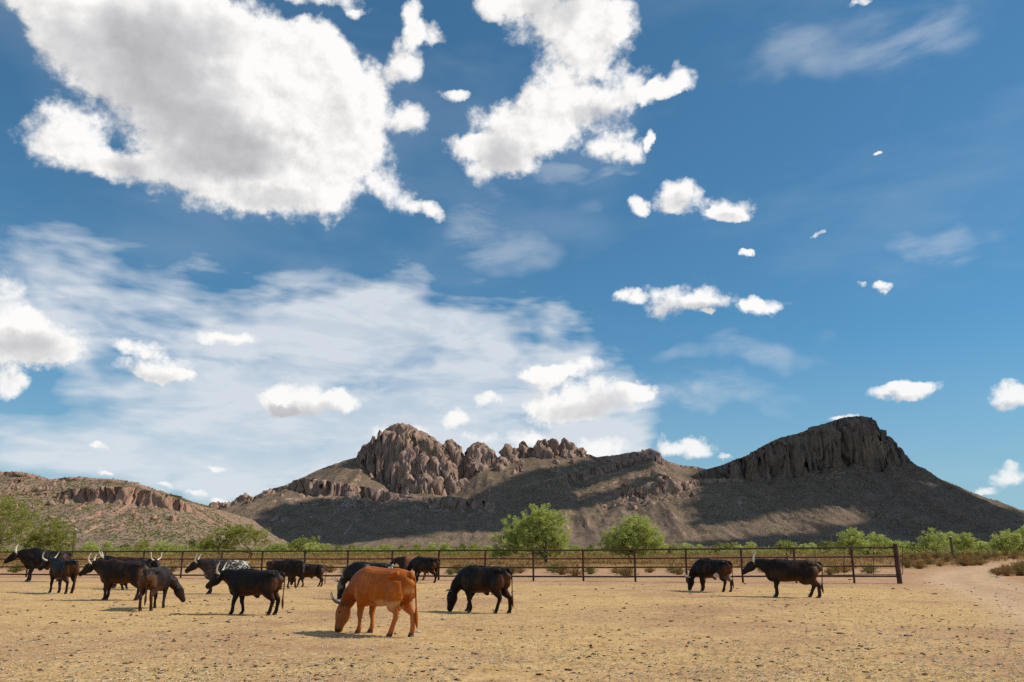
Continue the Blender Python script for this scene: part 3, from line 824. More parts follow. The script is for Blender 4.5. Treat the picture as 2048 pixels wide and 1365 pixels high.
def make_tree(name, label, cat, lobes, base_u, base_v, dep, seed, mat, leaf=0.16, clumps=220, per=60, clump_r=0.34, group=None, stems=3, fine=1.0):
    """lobes: (u, v, ru, rv) of crown masses seen at the tree's distance"""
    r = np.random.default_rng(seed)
    base = np.array([pt(base_u, base_v, dep)[0], dep, 0.0])
    base[2] = gz(base[0], base[1])
    root = empty(name, tuple(base)); tag(root, label, cat, group)
    k = dep / FPX
    LC = np.array([pt(u, v, dep) - base for u, v, _, _ in lobes])
    LR = np.array([[ru * k, (ru * k + rv * k) * 0.5, rv * k] for _, _, ru, rv in lobes])
    LC[:, 1] += r.uniform(-0.4, 0.4, len(lobes)) * LR[:, 1]
    vol = LR.prod(1) ** 0.8; vol /= vol.sum()
    idx = r.choice(len(lobes), clumps, p=vol)
    p = r.normal(size=(clumps, 3)); p /= np.linalg.norm(p, axis=1, keepdims=True)
    rad = r.uniform(0.1, 1.0, (clumps, 1)) ** 0.45
    C = LC[idx] + p * rad * LR[idx] * (1 + 0.14 * r.normal(size=(clumps, 1)))
    C = C[C[:, 2] > 0.12]
    cr = clump_r * r.uniform(0.55, 1.35, (len(C), 1)) * np.array([[1, 1, 0.9]])
    V, F, t = leaf_cloud(r, C, cr, per, leaf)
    V[:, 2] = np.maximum(V[:, 2], 0.03)
    mesh_obj('crown', V, F, mat, root, attrs={'tint': t})
    # stems and limbs reaching the crown masses
    parts = []
    h = LC[:, 2].max()
    for s in range(stems):
        off = np.array([r.normal(0, 0.12), r.normal(0, 0.12), -0.1])
        split = off + np.array([r.normal(0, 0.35), r.normal(0, 0.35), h * r.uniform(0.16, 0.3)])
        r0 = 0.035 * h * r.uniform(0.6, 1.0) * 0.55
        parts.append(tube_mesh([off, off * 0.4 + split * 0.6 + r.normal(0, 0.05, 3), split], [r0, r0 * 0.85, r0 * 0.7], 7))
        for li in range(s, len(lobes), stems):
            tgt = LC[li]
            midp = split * 0.5 + tgt * 0.5 + r.normal(0, 0.12, 3) * h * 0.3
            parts.append(tube_mesh([split, midp, tgt], [r0 * 0.65, r0 * 0.4, r0 * 0.2], 6))
            for _ in range(5):
                q = tgt + r.normal(0, 0.55, 3) * LR[li]
                q[2] = max(q[2], 0.2)
                parts.append(tube_mesh([midp * 0.5 + tgt * 0.5, midp * 0.2 + q * 0.8 * 1.0 + tgt * 0.0, q], [r0 * 0.3, r0 * 0.2, r0 * 0.07], 5))
    V, F = merge(parts)
    mesh_obj('trunk', V, F, M_BARK, root)
    return root

make_tree('desert_tree', 'large bright green bushy tree behind the fence, left of the two in the middle', 'tree',
          [(1075,1048,44,34),(1040,1066,36,36),(1106,1060,34,40),(1010,1086,28,28),(1000,1104,20,16),(1065,1092,58,24),(1120,1086,22,28),(1082,1035,26,20)],
          1090, 1128, 84, 21, M_LEAF, clumps=760, per=46, clump_r=0.32, leaf=0.17, stems=4)
make_tree('desert_tree', 'round bright green tree behind the fence, right of the two in the middle', 'tree',
          [(1270,1060,36,28),(1240,1076,32,26),(1297,1076,28,28),(1265,1092,62,20),(1222,1090,24,16),(1312,1093,22,11),(1278,1045,22,16)],
          1264, 1127, 88, 22, M_LEAF, clumps=600, per=46, clump_r=0.32, leaf=0.17, stems=3)
make_tree('mesquite_tree', 'broad olive green tree cut by the left picture edge behind the bull', 'tree',
          [(18,1025,56,38),(-30,1040,80,55),(45,1055,34,34),(5,1078,56,26),(-60,1020,60,40)],
          -5, 1117, 120, 23, M_OLIVE, clumps=560, per=44, clump_r=0.5, leaf=0.21, stems=4)
make_tree('mesquite_tree', 'olive green bushy tree beside the cactus at the far left', 'tree',
          [(105,1062,36,24),(92,1082,40,22),(125,1082,22,24),(70,1085,30,20)],
          100, 1116, 126, 24, M_OLIVE, clumps=330, per=40, clump_r=0.45, leaf=0.21)
make_tree('mesquite_tree', 'wide olive mesquite with dark crooked trunks behind the speckled cow', 'tree',
          [(492,1066,42,18),(450,1078,36,22),(522,1074,20,18),(440,1094,34,14),(470,1062,24,12),(415,1090,18,12)],
          500, 1116, 128, 25, M_OLIVE, clumps=340, per=40, clump_r=0.42, leaf=0.2, stems=4)
make_tree('desert_tree', 'green tree with a dark trunk rising behind the open gate', 'tree',
          [(1704,1078,24,20),(1685,1086,20,13),(1718,1090,20,14),(1700,1096,26,12),(1707,1067,14,10)],
          1706, 1115, 140, 26, M_LEAF, clumps=240, per=36, clump_r=0.42, leaf=0.22)
make_tree('desert_tree', 'low green tree just left of the stout fence end post', 'tree',
          [(1752,1080,20,12),(1772,1088,22,11),(1745,1090,20,10),(1788,1090,14,8)],
          1760, 1108, 170, 27, M_LEAF, clumps=190, per=34, clump_r=0.5, leaf=0.26)
make_tree('desert_tree', 'pale green tree left of the lone cactus post on the right', 'tree',
          [(1872,1076,20,17),(1855,1084,16,14),(1888,1085,16,14),(1868,1092,24,8)],
          1872, 1107, 172, 28, M_LEAF, clumps=210, per=34, clump_r=0.5, leaf=0.26)
make_tree('desert_tree', 'green bushy tree directly right of the lone cactus post', 'tree',
          [(1900,1076,16,13),(1930,1080,22,14),(1945,1090,16,9),(1915,1090,20,10)],
          1922, 1107, 176, 29, M_LEAF, clumps=210, per=34, clump_r=0.5, leaf=0.26)
make_tree('desert_tree', 'dark green dense tree near the right picture edge', 'tree',
          [(2000,1082,22,15),(2022,1078,20,16),(1990,1092,16,9),(2012,1068,12,8),(2015,1094,24,8)],
          2006, 1109, 165, 30, M_LEAF, clumps=230, per=34, clump_r=0.5, leaf=0.26)
make_tree('desert_tree', 'tall green tree cut off by the right picture edge', 'tree',
          [(2055,1076,26,18),(2070,1086,30,14),(2045,1092,18,9),(2052,1060,12,8)],
          2055, 1109, 168, 31, M_LEAF, clumps=230, per=34, clump_r=0.5, leaf=0.26)

MARKS = [(-60,'left edge'),(84,'leftmost bull'),(160,'leftmost cactus'),(240,'dark brown bull'),(320,'brown cow'),(440,'speckled cow'),(500,'olive mesquite'),(565,'ear-tagged cow'),(620,'calf'),
         (755,'orange cow'),(848,'black cow behind it'),(965,'curl-horned cow'),(1075,'left middle tree'),(1265,'right middle tree'),(1428,'white-bellied cow'),(1560,'lean bull'),(1705,'gate tree'),(1798,'end post'),(1907,'cactus post'),(2006,'dark green tree'),(2040,'right edge'),(2200,'right edge')]
ORD = ['first', 'second', 'third', 'fourth', 'fifth', 'sixth', 'seventh', 'eighth', 'ninth', 'tenth', 'eleventh', 'twelfth', 'thirteenth', 'fourteenth']
def single_out(us, fmt, rows=None):
    """labels by the two landmarks a thing stands between, then by its order from the left"""
    keys = []
    for i, u in enumerate(us):
        k = max([j for j, (mu, _) in enumerate(MARKS[:-1]) if mu <= u] or [0])
        keys.append((k, rows[i] if rows else ''))
    out = [None] * len(us)
    for key in set(keys):
        ids = sorted([i for i in range(len(us)) if keys[i] == key], key=lambda i: us[i])
        a, b = MARKS[key[0]][1], MARKS[key[0] + 1][1]
        for n, i in enumerate(ids):
            o = '' if len(ids) == 1 else ', %s from left' % ORD[n]
            out[i] = fmt % dict(row=key[1], where='between %s and %s' % (a, b), ord=o)
    return out

# ---- the tree line farther out: copies of four bushes, each its own thing
def bush_proto(seed, mat, w, h, clumps, name='desert_bush'):
    r = np.random.default_rng(seed)
    root = empty(name, (0, 0, 0))
    nl = 5
    LC = np.stack([r.uniform(-0.6, 0.6, nl) * w, r.uniform(-0.5, 0.5, nl) * w * 0.7, r.uniform(0.35, 0.75, nl) * h], 1)
    LR = np.stack([r.uniform(0.35, 0.6, nl) * w, r.uniform(0.3, 0.5, nl) * w, r.uniform(0.25, 0.42, nl) * h], 1)
    idx = r.integers(0, nl, clumps)
    p = r.normal(size=(clumps, 3)); p /= np.linalg.norm(p, axis=1, keepdims=True)
    C = LC[idx] + p * (r.uniform(0.1, 1, (clumps, 1)) ** 0.5) * LR[idx]
    C[:, 2] = np.maximum(C[:, 2], 0.1)
    V, F, t = leaf_cloud(r, C, np.full((clumps, 3), 0.16 * h), 16, 0.13 * h)
    V[:, 2] = np.maximum(V[:, 2], 0.02)
    c = mesh_obj('crown', V, F, mat, root, attrs={'tint': t})
    parts = [tube_mesh([(0, 0, -0.1), (r.normal(0, .1), r.normal(0, .1), h * 0.2), tuple(LC[i])], [0.03 * h, 0.022 * h, 0.006 * h], 5) for i in range(nl)]
    V, F = merge(parts)
    s = mesh_obj('trunk', V, F, M_BARK, root)
    return root
def copy_thing(root, loc, rz, sc, label=None, cat=None, group=None):
    c = root.copy(); COL.objects.link(c)
    c.location = loc; c.rotation_euler = (0, 0, rz); c.scale = sc if hasattr(sc, '__len__') else (sc,) * 3
    for ch in root.children:
        d = ch.copy(); COL.objects.link(d); d.parent = c
    for kk in ('label', 'category', 'group'):
        if kk in c: del c[kk]
    tag(c, label, cat, group)
    return c
def drop_proto(root):
    for ch in list(root.children): bpy.data.objects.remove(ch)
    bpy.data.objects.remove(root)

protos = [bush_proto(50 + i, m, 2.4, 3.0, 60, 'desert_bush') for i, m in enumerate((M_LEAF, M_LEAF, M_SCRUB, M_OLIVE))]
rr = random.Random(5)
LINE = [(185,1087,15),(215,1085,18),(250,1089,14),(290,1082,22),(318,1086,18),(352,1090,14),(385,1084,18),(408,1088,14),(545,1088,14),(560,1091,11),(592,1086,16),(612,1077,24),(628,1086,16),
        (650,1089,12),(676,1091,10),(700,1092,10),(735,1090,11),(770,1093,9),(800,1092,10),(830,1091,11),(862,1089,13),(890,1092,10),(920,1090,12),(950,1087,15),(972,1090,12),
        (1150,1091,10),(1178,1092,10),(1340,1091,10),(1368,1089,13),(1400,1091,9),(1432,1089,13),(1455,1087,14),(1478,1090,11),(1500,1089,12),(1560,1085,17),(1580,1087,15),(1605,1090,11),(1625,1089,12),
        (1650,1088,14),(1668,1086,16),(1735,1090,12),(1808,1087,15),(1822,1090,12),(1840,1091,10),(1962,1089,13),(1978,1085,18)]
LINE_LABELS = single_out([q[0] for q in LINE], 'distant green bush %(where)s%(ord)s')
for i, (u, v, hpx) in enumerate(LINE):
    dep = rr.uniform(170, 330)
    b = pt(u, 1100, dep); hm = max(pt(u, v, dep)[2], 1.0) + 0.4
    copy_thing(protos[i % 4], (b[0], dep, 0), rr.uniform(0, 6.28), (hm / 3.0 * rr.uniform(0.9, 1.9), hm / 3.0, hm / 3.0 * rr.uniform(0.85, 1.1)), LINE_LABELS[i], 'bush', 'bushes of the distant scrub line')
for p in protos: drop_proto(p)

# ---- columnar cacti
def cactus_mat():
    m, g, b = new_mat('cactus_skin')
    geo = g.new('ShaderNodeNewGeometry'); P = geo.outputs['Position']
    g.put(b.inputs['Base Color'], g.mix(g.noise(P, 3.0, 3), (0.075, 0.070, 0.030), (0.135, 0.115, 0.052)))
    b.inputs['Roughness'].default_value = 0.9
    return m
M_CACTUS = cactus_mat()
M_PALE, _g, _b = new_mat('pale_tip'); _b.inputs['Base Color'].default_value = (0.62, 0.52, 0.38, 1); _b.inputs['Roughness'].default_value = 0.9
def saguaro(u, vb, vt, dep, label, w=0.17, tip=True, arm=None, group=None):
    b = np.array([pt(u, vb, dep)[0], dep, 0.0]); h = pt(u, vt, dep)[2]
    root = empty('columnar_cactus', tuple(b)); tag(root, label, 'cactus', group)
    seg = 18; V, F = [], []
    zs = [-0.1, 0.3 * h, 0.7 * h, 0.93 * h, 0.98 * h, h]; rs = [0.9, 1.0, 1.02, 0.95, 0.7, 0.2]
    for z, rk in zip(zs, rs):
        for k in range(seg):
            a = 2 * math.pi * k / seg; q = w * rk * (1.0 if k % 2 else 0.86)
            V.append((q * math.cos(a) - 0.025 * z * 0.5, q * math.sin(a), z))
    for i in range(len(zs) - 1):
        for k in range(seg):
            a, c = i * seg + k, i * seg + (k + 1) % seg; F.append((a, c, c + seg, a + seg))
    F.append(tuple(range(len(V) - seg, len(V))))
    mesh_obj('stem', V, F, M_CACTUS, root)
    if arm:
        vv, ff = tube_mesh([(0, 0, h * arm), (-0.5, 0, h * (arm + 0.02)), (-0.62, 0, h * (arm + 0.12)), (-0.62, 0, h * (arm + 0.3))], [w * .7, w * .75, w * .75, w * .4], 10)
        mesh_obj('arm', vv, ff, M_CACTUS, root)
    if tip:
        vv, ff = tube_mesh([(-0.0125 * h, 0, h * 0.965), (-0.0125 * h, 0, h * 0.99), (-0.0125 * h, 0, h * 1.012)], [w * 0.95, w * 0.85, w * 0.3], 10)
        mesh_obj('tip', vv, ff, M_PALE, root)
saguaro(1907, 1116, 1073, 118, 'lone upright cactus post with a pale tip in the dry grass on the right', 0.19)
saguaro(145, 1112, 1058, 128, 'pale tipped cactus column beside the olive tree at far left', 0.22)
saguaro(1664, 1100, 1067, 330, 'slim tall cactus left of the tree behind the gate', 0.34, False, 0.45)
saguaro(1660, 1099, 1079, 335, 'short cactus stub beside the slim tall cactus near the gate tree', 0.3, False)
saguaro(1642, 1099, 1080, 335, 'thin distant cactus between the bull and the gate tree', 0.22, False)
saguaro(1818, 1099, 1078, 330, 'thin distant cactus right behind the stout end post', 0.26, False)
saguaro(1962, 1099, 1071, 330, 'thin distant cactus between the right hand trees', 0.24, False)
saguaro(1598, 1099, 1084, 340, 'small distant cactus above the rump of the long horned black cow', 0.24, False)

# ------------------------------------------------------------------ grass, scrub and litter that nobody could count
def blades(r, X, Y, H, n_per, spread, w=0.05, lean=0.5):
    n = len(X)
    C = np.repeat(np.stack([X, Y, ground_z(X, Y)], 1), n_per, 0); Hh = np.repeat(H, n_per) * r.uniform(0.5, 1.1, n * n_per)
    m = len(C)
    C[:, :2] += r.normal(0, 1, (m, 2)) * np.repeat(spread, n_per)[:, None]
    dirv = r.normal(0, lean, (m, 2)) * Hh[:, None]
    ang = r.uniform(0, math.pi, m); ww = (w * r.uniform(0.5, 1.3, m) * 0.5)[:, None]
    wv = np.stack([np.cos(ang), np.sin(ang), np.zeros(m)], 1) * ww
    top = C + np.concatenate([dirv, Hh[:, None]], 1)
    mid = C + np.concatenate([dirv * 0.35, Hh[:, None] * 0.55], 1)
    V = np.stack([C - wv, C + wv, mid + wv * 0.9, top, mid - wv * 0.9], 1).reshape(-1, 3)
    F = np.arange(m * 5).reshape(m, 5)
    t = np.clip(np.repeat(r.uniform(0.1, 0.9, n), n_per) + r.normal(0, 0.15, m), 0, 1)
    return V, F, np.repeat(t, 5)

def off_track(X, Y, d=1.6):
    return np.minimum(pl_dist(X, Y, TRACK1), pl_dist(X, Y, TRACK2)) > d

r = np.random.default_rng(99)
# golden dry grass field beyond the fence
n = 15000
Y = 50 + 200 * r.uniform(0, 1, n) ** 1.5; X = r.uniform(-1, 1, n) * (Y * 0.70 + 6)
keep = off_track(X, Y, 2.6) & (fbm(X / 12, Y / 12, oct=3, seed=3) + sstep(Y, 52, 95) * 1.0 > 0.32)
X, Y = X[keep], Y[keep]
V, F, t = blades(r, X, Y, (0.15 + 0.0020 * Y) * r.uniform(0.5, 1.3, len(X)), 7, 0.16 + 0.0022 * Y, 0.055, 0.45)
V[:, :2] += 0
o = mesh_obj('dry_grass', V, F, M_DRY, attrs={'tint': t})
tag(o, 'golden brown dry grass covering the field beyond the fence', 'grass', kind='stuff')
# green and olive scrub spreading to the foot of the mountains
n = 4600
Y = 170 + 900 * r.uniform(0, 1, n) ** 1.7; X = r.uniform(-1, 1, n) * (Y * 0.70 + 10)
hh = r.uniform(0.8, 2.4, n)
C = np.stack([X, Y, hh * 0.5], 1)
V, F, t = leaf_cloud(r, C, np.stack([hh * 0.9, hh * 0.9, hh * 0.5], 1), 20, 0.55)
V[:, 2] = np.maximum(V[:, 2], 0.02)
o = mesh_obj('desert_scrub', V, F, M_FIELD, attrs={'tint': t})
tag(o, 'grey green desert scrub spreading to the foot of the mountains', 'scrub', kind='stuff')

# scrub dotted over the slopes
def slope_scrub(name, T, n, lo, hi, seed, mat, label, zmax=1e9, nf=6):
    r = np.random.default_rng(seed)
    xs, ys, Z, st = T
    I = r.integers(1, len(xs) - 1, n * 3); J = r.integers(1, len(ys) - 1, n * 3)
    ok = (st[J, I] < 0.45) & (Z[J, I] > 4) & (Z[J, I] < zmax)
    I, J = I[ok][:n], J[ok][:n]
    P = np.stack([xs[I] + r.uniform(-1, 1, len(I)), ys[J] + r.uniform(-1, 1, len(I)), Z[J, I]], 1)
    s = r.uniform(lo, hi, len(I))
    P[:, 2] += s * 0.25
    V, F, t = leaf_cloud(r, P, np.stack([s * 0.7, s * 0.7, s * 0.42], 1), nf, hi * 0.75)
    o = mesh_obj(name, V, F, mat, attrs={'tint': t})
    tag(o, label, 'scrub', kind='stuff')
slope_scrub('hill_scrub', HT, 10500, 1.2, 2.9, 1, M_HILLSCRUB, 'olive scrub dotted over the red rocky hill on the left')
slope_scrub('mountain_scrub', MT, 7000, 1.5, 3.0, 2, M_SCRUB, 'dark scrub dotted over the slopes of the middle mountain')
slope_scrub('butte_scrub', BT, 6500, 1.5, 3.0, 3, M_SCRUB, 'dark scrub dotted over the slopes of the shaded flat topped mountain')

# ---- dry bushes one can tell apart
def dry_bush_proto(seed, mat):
    r = np.random.default_rng(seed)
    root = empty('dry_bush', (0, 0, 0))
    n = 170
    a = r.uniform(0, 2 * math.pi, n); el = r.uniform(0.25, 1.45, n); L = r.uniform(0.55, 1.0, n) * 0.62
    tip = np.stack([np.cos(a) * np.cos(el) * L * 1.25, np.sin(a) * np.cos(el) * L * 1.25, np.sin(el) * L], 1)
    s = np.stack([-np.sin(a), np.cos(a), np.zeros(n)], 1) * 0.011
    b0 = np.stack([np.cos(a) * 0.06, np.sin(a) * 0.06, np.full(n, -0.02)], 1)
    V = np.stack([b0 - s, b0 + s, tip + s * 0.4, tip - s * 0.4], 1).reshape(-1, 3)
    F = np.arange(n * 4).reshape(n, 4)
    mesh_obj('twigs', V, F, M_DRY, root, attrs={'tint': np.repeat(r.uniform(0, 0.6, n), 4)})
    C = tip * r.uniform(0.6, 1.0, (n, 1))
    V, F, t = leaf_cloud(r, C, np.full((n, 3), 0.085), 7, 0.062)
    V[:, 2] = np.maximum(V[:, 2], 0.01)
    mesh_obj('leaves', V, F, mat, root, attrs={'tint': t})
    return root
dp = [dry_bush_proto(70, M_BUSH), dry_bush_proto(71, M_BUSH), dry_bush_proto(72, M_SCRUB), dry_bush_proto(73, M_DRY)]
rr = random.Random(12)
NEAR = [(1996,1151,0.9),(2014,1153,1.2),(2040,1152,1.5),(2062,1152,1.4),(1988,1146,0.7),(2034,1143,1.3),(2050,1138,1.4),(2010,1141,0.9)]
for i, (u, v, sc) in enumerate(NEAR):
    b = ground_at(u, v)
    copy_thing(dp[(0, 3, 1, 3)[i % 4]], (b[0], b[1], gz(b[0], b[1])), rr.uniform(0, 6), sc * rr.uniform(0.8, 1.0),
               'brown green bush in the clump beside the dirt track, %s from left' % ORD[sorted(q[0] for q in NEAR).index(u)], 'bush', 'bushes beside the dirt track')
FENCEB = [(1125,1150),(1150,1152),(1180,1149),(1245,1150),(1255,1155),(1232,1147),(1110,1146),(1345,1147),(1358,1150),(1300,1146),(690,1147),(700,1150),(730,1146),(660,1146),(900,1150),(915,1147),(1022,1149),(1040,1147),(1600,1146),(1660,1150),(1672,1147),(1690,1146),(1740,1148),(1390,1146),(1440,1147),(1530,1145),(560,1146),(500,1145),(345,1144),(38,1143),(30,1146)]
FL = single_out([q[0] for q in FENCEB], 'scraggy bush behind fence %(where)s%(ord)s')
for i, (u, v) in enumerate(FENCEB):
    b = ground_at(u, v)
    copy_thing(dp[(i * 3) % 4], (b[0], b[1], gz(b[0], b[1])), rr.uniform(0, 6), rr.uniform(0.7, 1.2), FL[i], 'bush', 'scraggy bushes just behind the fence')
RUSTY = [(1840,1138,1.2),(1858,1130,1.1),(1930,1132,1.7),(1945,1131,1.8),(1960,1130,1.5),(1895,1125,1.4),(1880,1134,0.7),(1815,1136,1.2),(1812,1128,1.5),(1828,1122,1.8),(1850,1120,1.8),(1872,1119,1.7),(1893,1117,1.6),(1918,1121,1.7),(1938,1119,1.9),(1972,1121,1.6),(1990,1116,1.9),(2012,1113,1.8),(2034,1113,2.0),(1955,1114,1.8),(2028,1119,1.4)]
RL = single_out([q[0] for q in RUSTY], 'rusty brown bush in field %(where)s%(ord)s')
for i, (u, v, sc) in enumerate(RUSTY):
    b = ground_at(u, v)
    copy_thing(dp[[3, 0, 3, 1][i % 4]], (b[0], b[1], gz(b[0], b[1])), rr.uniform(0, 6), sc, RL[i], 'bush', 'rusty brown bushes right of the fence')
for p in dp: drop_proto(p)

# ---- straw and crumbs of dung on the corral floor
M_STRAW, _g, _b = new_mat('straw_stalk')
_a = _g.attr('tint'); _g.put(_b.inputs['Base Color'], _g.mix(_a, (0.38, 0.26, 0.12), (0.64, 0.52, 0.33))); _b.inputs['Roughness'].default_value = 0.8
n = 30000
vv = 1168 + (1400 - 1168) * r.uniform(0, 1, n) ** 1.05; uu = r.uniform(-40, 2090, n)
b_ = (682.5 - vv) / FPX; kk = CAM_H / -(SP + CP * b_); X = (uu - 1024) / FPX * kk; Y = (CP - SP * b_) * kk
keep = (fence_side(X, Y) < -0.6) & (r.uniform(0, 1, n) < np.clip(0.25 + 0.75 * sstep(X - np.interp(Y, [8, 16, 22, 30, 42, 60], [9.5, 13.5, 15.0, 17.5, 19.5, 24]), 4, -5), 0, 1) * np.clip(0.75 + 0.9 * fbm(X / 2.2, Y / 2.2, oct=3, seed=4), 0.12, 1))
X, Y = X[keep], Y[keep]; n = len(X)
Z = ground_z(X, Y) + 0.012
L = 0.022 + 0.10 * r.uniform(0, 1, n) ** 4; a = r.uniform(0, math.pi, n); tl = r.normal(0, 0.16, n)
d = np.stack([np.cos(a), np.sin(a), tl], 1) * (L / 2)[:, None]
wd = 0.0025 + 0.0035 * r.uniform(0, 1, n) + 0.00012 * Y
s1 = np.stack([-np.sin(a), np.cos(a), 0 * a], 1) * wd[:, None]; up = np.array([[0, 0, 1.0]]) * wd[:, None] * 1.2
C = np.stack([X, Y, Z], 1)
V = np.stack([C - d - s1, C - d + s1, C - d + up, C + d - s1, C + d + s1, C + d + up], 1).reshape(-1, 3)
i0 = np.arange(n)[:, None] * 6
F = np.concatenate([i0 + np.array([[0, 1, 4, 3]]), i0 + np.array([[1, 2, 5, 4]]), i0 + np.array([[2, 0, 3, 5]])])
o = mesh_obj('straw_litter', V, F, M_STRAW, attrs={'tint': np.repeat(r.uniform(0, 1, n), 6)})
tag(o, 'pale broken straw strewn over the corral floor', 'straw', kind='stuff')

M_DUNG, _g, _b = new_mat('dry_dung')
_geo = _g.new('ShaderNodeNewGeometry')
_n = _g.noise(_geo.outputs['Position'], 22.0, 5, 0.7)
_g.put(_b.inputs['Base Color'], _g.mix(_g.ss(_n, 0.3, 0.7), (0.060, 0.032, 0.018), (0.155, 0.088, 0.050))); _b.inputs['Roughness'].default_value = 0.95
bump(_g, _b, _n, 0.8, 0.02)
ico = bmesh.new(); bmesh.ops.create_icosphere(ico, subdivisions=1, radius=1.0)
IV = np.array([v.co[:] for v in ico.verts]); IF = np.array([[v.index for v in f.verts] for f in ico.faces]); ico.free()
n = 2600
vv = 1165 + (1400 - 1165) * r.uniform(0, 1, n) ** 0.8; uu = r.uniform(-40, 2090, n)
b_ = (682.5 - vv) / FPX; kk = CAM_H / -(SP + CP * b_); X = (uu - 1024) / FPX * kk; Y = (CP - SP * b_) * kk
keep = (r.uniform(0, 1, n) < np.clip(0.55 + 1.4 * fbm(X / 1.7, Y / 1.7, oct=3, seed=6), 0.05, 1)); X, Y = X[keep], Y[keep]; n = len(X)
sz = 0.004 + 0.020 * r.uniform(0, 1, n) ** 3.0 + 0.0008 * Y
V = IV[None] * (1 + 0.35 * r.normal(size=(n, len(IV), 1))) * (np.stack([sz * r.uniform(0.7, 1.7, n), sz * r.uniform(0.7, 1.4, n), sz * r.uniform(0.3, 0.75, n)], 1))[:, None, :]
V = V + np.stack([X, Y, ground_z(X, Y) + sz * 0.2], 1)[:, None, :]
F = (IF[None] + np.arange(n)[:, None, None] * len(IV)).reshape(-1, 3)
o = mesh_obj('dung_crumbs', V.reshape(-1, 3), F, M_DUNG)
tag(o, 'brown crumbs of trampled dung littering the corral floor', 'dung', kind='stuff')

# ---- dung heaps and pale stones one can point to
def clod_mesh(seed, flat, lumps):
    r = np.random.default_rng(seed); parts = []
    bm = bmesh.new(); bmesh.ops.create_icosphere(bm, subdivisions=2, radius=1.0)
    v0 = np.array([v.co[:] for v in bm.verts]); f0 = [tuple(v.index for v in f.verts) for f in bm.faces]; bm.free()
    for i in range(lumps):
        s = r.uniform(0.45, 1.0) if i else 1.0
        c = np.array([r.normal(0, 0.75), r.normal(0, 0.55), 0]) * (1 if i else 0)
        q = v0 * (1 + 0.22 * fbm(v0[:, 0] * 1.7 + seed + i, v0[:, 1] * 1.7, v0[:, 2] * 1.7, oct=3, seed=seed + i))[:, None]
        q = q * np.array([1.0, 0.85, flat]) * s + c
        q[:, 2] = np.maximum(q[:, 2] + flat * s * 0.45, -0.15)
        parts.append((list(q), f0))
    return merge(parts)
CLODS = []
for i in range(6):
    V, F = clod_mesh(200 + i, [0.42, 0.55, 0.3, 0.6, 0.36, 0.5][i], [3, 2, 4, 1, 5, 2][i])
    me = bpy.data.meshes.new('dung_clod'); me.from_pydata([tuple(map(float, v)) for v in V], [], F); me.materials.append(M_DUNG); CLODS.append(me)
M_STONE, _g, _b = new_mat('pale_stone')
_geo = _g.new('ShaderNodeNewGeometry'); _n = _g.noise(_geo.outputs['Position'], 14.0, 4)
_g.put(_b.inputs['Base Color'], _g.mix(_n, (0.36, 0.29, 0.25), (0.62, 0.53, 0.46))); _b.inputs['Roughness'].default_value = 0.9
V, F = clod_mesh(300, 0.7, 1); STONE = bpy.data.meshes.new('stone'); STONE.from_pydata([tuple(map(float, v)) for v in V], [], F); STONE.materials.append(M_STONE)
SPOTS = [(148,1242,9),(160,1243,6),(228,1237,8),(57,1253,7),(42,1269,5),(410,1202,8),(402,1210,6),(416,1211,7),(285,1264,6),(220,1263,8),(252,1328,13),(262,1326,9),(228,1332,8),(432,1335,9),(537,1329,10),(510,1336,13),(575,1329,8),(478,1290,7),(586,1219,7),(455,1245,8),
         (128,1307,8),(170,1299,5),(207,1307,6),(325,1302,10),(316,1360,8),(252,1362,8),(413,1348,7),(568,1346,6),(618,1347,6),(960,1262,12),(1212,1222,7),(1315,1210,6),(1093,1291,6),(1045,1297,6),(1090,1300,5),(905,1296,6),(925,1301,6),(833,1320,5),(905,1341,16),(942,1339,13),(780,1328,8),(870,1341,9),(1150,1192,7),(1192,1179,7),(1225,1178,7),(1240,1224,7),(1322,1307,6),(1255,1268,6),(1288,1267,6),(1190,1269,8),(1366,1280,6),(1262,1347,9),(1217,1351,7),
         (1527,1244,8),(1512,1243,6),(1580,1244,8),(1605,1246,10),(1648,1251,8),(1547,1255,6),(1670,1262,7),(1636,1271,6),(1760,1270,6),(1822,1273,8),(1687,1302,8),(1575,1297,9),(1567,1304,6),(1585,1315,5),(1713,1320,7),(1728,1336,6),(1698,1338,6),(1870,1189,9),(1665,1207,6),(1645,1206,6),(1850,1350,12),(1905,1355,10),(1988,1345,8),(1886,1240,7),(1845,1233,6),(1936,1291,7),(1872,1188,6),(1960,1197,8),(1700,1161,7),(1990,1191,5),(1412,1296,9),(1390,1360,9),(1430,1341,7),(1552,1361,7)]
DL = single_out([q[0] for q in SPOTS], 'dung clod in %(row)s ground, %(where)s%(ord)s', ['near' if q[1] > 1320 else ('middle' if q[1] > 1255 else 'far') for q in SPOTS])
for i, (u, v, w) in enumerate(SPOTS):
    b = ground_at(u, v); s = w * 0.5 * b[1] / FPX * 0.88
    o = link(bpy.data.objects.new('dung_clod', CLODS[i % 6])); o.location = (b[0], b[1], gz(b[0], b[1]) + 0.002); o.scale = (s * 1.1, s, s * 0.8); o.rotation_euler = (0, 0, rr.uniform(0, 6.28))
    tag(o, DL[i], 'dung', 'dung clods on the corral floor')
